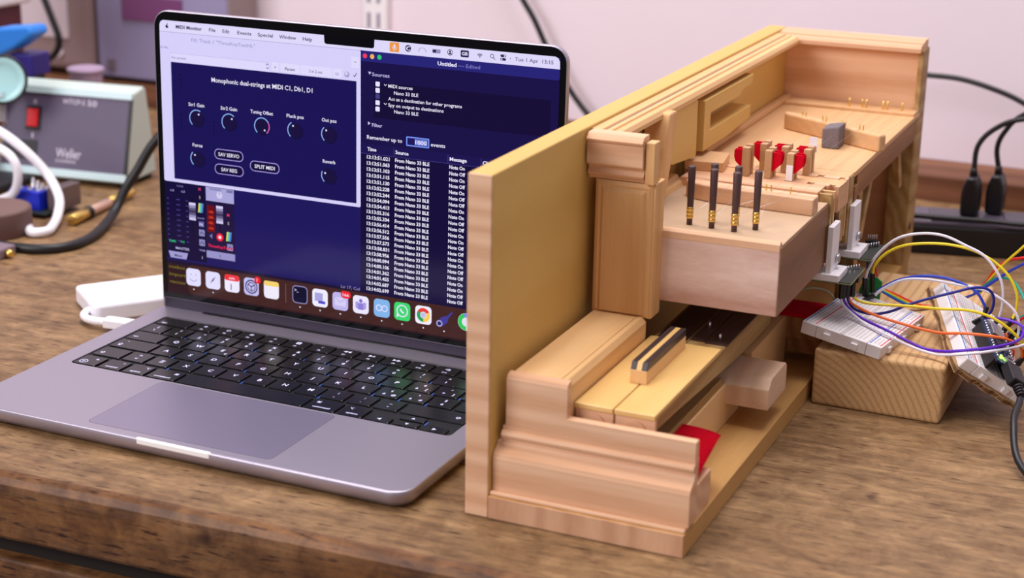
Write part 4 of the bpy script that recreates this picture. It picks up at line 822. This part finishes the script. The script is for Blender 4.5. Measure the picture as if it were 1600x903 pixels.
# ------------------------------------------------------------------ things at the back, left
st = thing('soldering_station', 'mint green soldering station with dark sloping front and red switch', 'soldering station', (-258, 512, 0), math.radians(7))
mint = plain('mint_enamel', (196, 212, 204), .4); panel_m = plain('slate_panel', (92, 82, 108), .5)
mk('case', bevel(prism(bmn(), [(0, 5), (22, 88), (42, 92), (46, 89), (60, 5)], 'x', -140, 0), 2), mint, st)
sl = math.atan2(83, 22)
def FP(x, h, d=0): return (x, h*math.cos(sl) - d*math.sin(sl), 5 + h*math.sin(sl) + d*math.cos(sl))
def fbox(x0, x1, h0, h1, d0, d1): return xform(box(bmn(), x0, x1, h0, h1, d0, d1), lambda c: FP(c.x, c.y, c.z))
fr = mk('front_panel', fbox(-137, -3, 9, 80, -.2, 1.2), panel_m, st)
mk('trim_bar', fbox(-140, 0, 80, 86, -.5, 2.6), plain('pale_mint_trim', (206, 232, 236), .35), st); mk('trim_bar', fbox(-140, 0, 2, 9, -.5, 2.6), bpy.data.materials['pale_mint_trim'], st)
mk('side_edge', fbox(-3, .4, 8, 81, -.3, 1.6), 'black_plastic', st)
sw = mk('switch_frame', fbox(-112, -96, 44, 67, 1, 2.4), 'black_plastic', st); mk('rocker', bevel(fbox(-110, -98.4, 47, 64, 2, 5), .8), plain('red_switch', (226, 30, 40), .3), sw)
mk('outlet', fbox(-132, -98, 16, 34, .8, 2), 'black_plastic', st)
wm = plain('white_print', (222, 214, 232), .6); bm = bmn()
for s, x, h, sz, w in (('Weller', -77, 20, 13, 27), ('SOLDERING', -77, 15.4, 4, 22), ('WTCP-S', -74, 71.6, 6.5, 24), ('50', -47, 71, 8, 10), ('0', -105.5, 69, 6, 3.4), ('I', -105, 36.4, 7, 1.8)): put_text(bm, s, lambda X, Y: FP(X, Y, 1.35), x, h, sz, w)
mk('lettering', bm, wm, fr, label='white maker name and markings', kind='stuff')
for x, y in ((-132, 12), (-8, 12), (-132, 48), (-8, 48)): mk('rubber_foot', lathe(bmn(), (x, y, 0), [(7, 0), (8, 5.2)], seg=16), 'black_plastic', st)
# iron holder cone beside the station
ih = thing('iron_holder', 'black funnel with pale teal mouth at the left edge', 'iron holder', (-360, 470, 0))
axv = (.45, -.86, .22)
mk('funnel', lathe(bmn(), (-372, 486, 99), [(9, -22), (14, -16), (19, -5), (23, 6), (23.4, 9), (21, 9), (17, 0), (6, -10)], axv, 28), 'black_plastic', ih)
mk('funnel_mouth', lathe(bmn(), (-372, 486, 99), [(3, -9), (16, 1), (20.8, 8.4), (20.2, 8.9), (14, 2.5)], axv, 28), plain('pale_teal_enamel', (176, 222, 224), .35), ih)
mk('stand_arm', tube(bmn(), [(-384, 506, 92), (-402, 496, 50), (-396, 470, 6)], 4, 10), 'steel', ih)
mk('stand_base', bevel(box(bmn(), -440, -350, 426, 490, 0, 8), 2), 'black_plastic', ih)
bm = bmn(); sp_pts = [(-372+4.5*math.cos(k_*.9), 478+4.5*math.sin(k_*.9), 60+k_*.45) for k_ in range(64)]
mk('spring', tube(bmn(), sp_pts, .9, 6, False), 'steel', ih)
# blue clamp, navy box, small pink box, white box
bc = thing('blue_clamp', 'bright blue plastic clamp jaw at the left edge', 'clamp', (-425, 560, 0))
mk('jaw', bevel(prism(bmn(), [(-470, 118), (-432, 135), (-392, 140), (-388, 132), (-414, 116), (-440, 104), (-470, 96)], 'y', 548, 574), 3), plain('blue_plastic', (40, 130, 226), .4), bc)
mk('jaw_base', bevel(box(bmn(), -424, -398, 556, 584, 88, 110), 2), plain('navy_plastic', (38, 22, 120), .4), bc)
mk('column', bevel(box(bmn(), -420, -402, 560, 580, 0, 90), 2), 'black_plastic', bc)
pk = thing('plastic_pot', 'small pinkish grey plastic pot behind the soldering station', 'pot', (-412, 640, 0))
mk('pot_body', lathe(bmn(), (-404, 645, 0), [(15, 0), (16, 2), (17, 78), (18, 82), (16, 82), (14, 60)], seg=20), plain('mauve_plastic', (176, 152, 178), .5), pk)
mk('pot_rim', lathe(bmn(), (-404, 645, 79), [(18, 0), (19, 1), (19, 4), (17, 4.6)], seg=20), bpy.data.materials['mauve_plastic'], pk)
wb = thing('white_switch_box', 'white box in the top left corner, beside the blue clamp', 'box', (-470, 640, 0))
mk('box_body', bevel(box(bmn(), -620, -512, 640, 700, 136, 230), 5, 3), 'white_plastic', wb); mk('box_leg', bevel(box(bmn(), -560, -520, 650, 690, 0, 136), 3), plain('dark_red_paint', (92, 36, 44), .5), wb)
# cabinet instruments on the ledge
ci = thing('grey_cabinet', 'lilac grey metal cabinet with a dark red display behind the laptop', 'cabinet', (-455, 870, 25))
mk('cabinet_body', bevel(box(bmn(), -546, -364, 848, 906, 30, 260), 2), plain('lilac_enamel', (150, 142, 180), .5), ci)
mk('cabinet_side', bevel(box(bmn(), -364.4, -362, 850, 906, 30, 260), .5), plain('taupe_enamel', (150, 132, 132), .6), ci)
mk('display_panel', bevel(box(bmn(), -508, -424, 845.6, 849, 99, 128), 1), plain('dark_red_display', (122, 70, 118), .3), ci)
for x in (-500, -436): mk('screw', lathe(bmn(), (x, 848.4, 106), [(4, 0), (4, 1.6), (2, 2.4)], (0, -1, 0), 14), 'steel', ci)
mk('latch', bevel(box(bmn(), -532, -522, 845.6, 849, 38, 52), 1), plain('taupe_latch', (120, 104, 116), .5), ci)
for x in (-536, -374): mk('cabinet_foot', box(bmn(), x-6, x+6, 852, 900, 25, 30), 'black_plastic', ci)
bi = thing('beige_instrument', 'beige cased instrument with a pale panel left of the grey cabinet', 'instrument', (-620, 880, 25))
beige = plain('taupe_case', (142, 118, 118), .55)
mk('instrument_case', bevel(box(bmn(), -690, -552, 846, 906, 32, 250), 10, 4), beige, bi)
mk('instrument_panel', bevel(box(bmn(), -664, -586, 843.4, 848, 70, 240), 1.5), plain('pale_panel', (206, 190, 198), .5), bi)
for x in (-672, -570): mk('instrument_foot', box(bmn(), x-7, x+7, 852, 900, 25, 34), 'black_plastic', bi)
mk('instrument_knob', lathe(bmn(), (-600, 846, 52), [(5, 0), (5, 3), (4, 5)], (0, -1, 0), 16), bpy.data.materials['pale_panel'], bi)
tagit(mk('instrument_cable', tube(bmn(), [(-600, 790, 190), (-567, 784, 124.6), (-556, 782, 103), (-547, 780, 82), (-553, 780, 66), (-574, 780, 50), (-600, 780, 20), (-640, 770, 4)], 4.0, 10), 'black_plastic'), 'black cable drooping in front of the beige instrument', 'cable')
# small things on the bench, left
bp = thing('brass_pen', 'brass pen-like tool with a black ring lying before the soldering station', 'tool', (-226, 440, 0))
ax = Vector((-14, 106, 0)).normalized()
def seg(nm, a, b, r, m_): mk(nm, lathe(bmn(), Vector((-222, 386, 5.4)) + ax*a, [(r*.85, 0), (r, 1), (r, b-a-1), (r*.85, b-a)], ax, 18), m_, bp)
seg('tail', 0, 26, 5, 'brass'); seg('ring', 26, 32, 5.6, 'black_plastic'); seg('grip', 32, 66, 4.4, plain('pinkish_metal', (214, 178, 160), .35, .6)); seg('collar', 66, 88, 5.2, 'brass'); seg('tip', 88, 108, 3.8, 'brass')
tagit(mk('power_cable', tube(bmn(), [(-330, 268, 3.8), (-285, 284, 3.8), (-236, 298, 3.8), (-192.5, 306.2, 3.8), (-175.4, 325.9, 3.8), (-178, 360, 3.8), (-196, 410, 8), (-196.9, 430, 25.3), (-189.4, 440, 42.6), (-175.9, 450, 68.2), (-150, 462, 92), (-110, 470, 80), (-70, 480, 30), (-40, 500, 4)], 4.2, 12), 'black_plastic'), 'thick black cable curving over the bench left of the laptop', 'cable')
tagit(mk('white_cable', tube(bmn(), [(-340, 395, 84), (-306.5, 400, 72.7), (-283.6, 405, 56.7), (-264.7, 410, 36), (-247, 402, 19), (-238, 388, 8), (-226, 366, 4.6), (-220, 350, 4.4), (-232, 344, 4.4), (-262, 372, 4.4), (-300, 382, 4.4)], 4.2, 12), 'white_gloss'), 'white cable in the large loop left of the laptop', 'cable')
tagit(mk('white_cable', tube(bmn(), [(-330, 388, 66), (-299.3, 390, 60), (-284.3, 390, 51), (-281.3, 390, 36.9), (-287, 390, 21.6), (-303.7, 390, 12.5), (-330, 392, 6)], 4.0, 12), 'white_gloss'), 'white cable in the small loop at the left edge', 'cable')
pkk = thing('brown_disc', 'round brown wooden disc at the left edge of the bench', 'disc', (-268, 330, 0))
mk('disc_body', bevel(lathe(bmn(), (-270, 340, 0), [(34, 0), (34, 22)], seg=48), 1.2), plain('brown_rubber', (104, 76, 72), .7, noise=.2), pkk)
mk('disc_top', lathe(bmn(), (-270, 340, 21.9), [(32, 0), (31.6, .4)], seg=48), plain('brown_rubber_top', (116, 88, 82), .7), pkk)
ry = thing('relay_module', 'blue terminal block on a small dark circuit board among white cables', 'circuit board', (-280, 400, 0))
mk('circuit_board', bevel(box(bmn(), -320, -256, 392, 440, 3, 5), .3), 'pcb_dark', ry); mk('terminal_block', bevel(box(bmn(), -300, -266, 398, 412, 5, 22), .8), plain('blue_terminal', (16, 40, 190), .35), ry)
for k_ in range(3): mk('terminal_screw', lathe(bmn(), (-292+10*k_, 405, 22), [(3, 0), (3, .8), (1, 1)], seg=12), 'steel', ry)
for k_ in range(4): mk('metal_pin', tube(bmn(), [(-286+5*k_, 414, 5), (-286+5*k_, 415, 30-2*k_)], 1.6, 8, False), 'steel', ry)
mk('steel_cover', bevel(box(bmn(), -262, -250, 404, 436, 5, 26), 1), plain('taupe_metal', (120, 104, 104), .4, .5), ry)
for k_ in range(2): mk('standoff', lathe(bmn(), (-310+50*k_, 420, 0), [(3, 0), (3, 3)], seg=10), 'steel', ry)
kn = thing('small_grey_block', 'small grey block with a brass nub at the left edge', 'block', (-215, 285, 0))
mk('block_body', bevel(box(bmn(), -236, -206, 276, 296, 0, 9), 2), plain('mauve_grey', (126, 106, 118), .5), kn); mk('nub', lathe(bmn(), (-206, 284, 4.5), [(3, 0), (3.4, 3), (2.4, 6)], (1, 0, 0), 12), 'brass', kn)
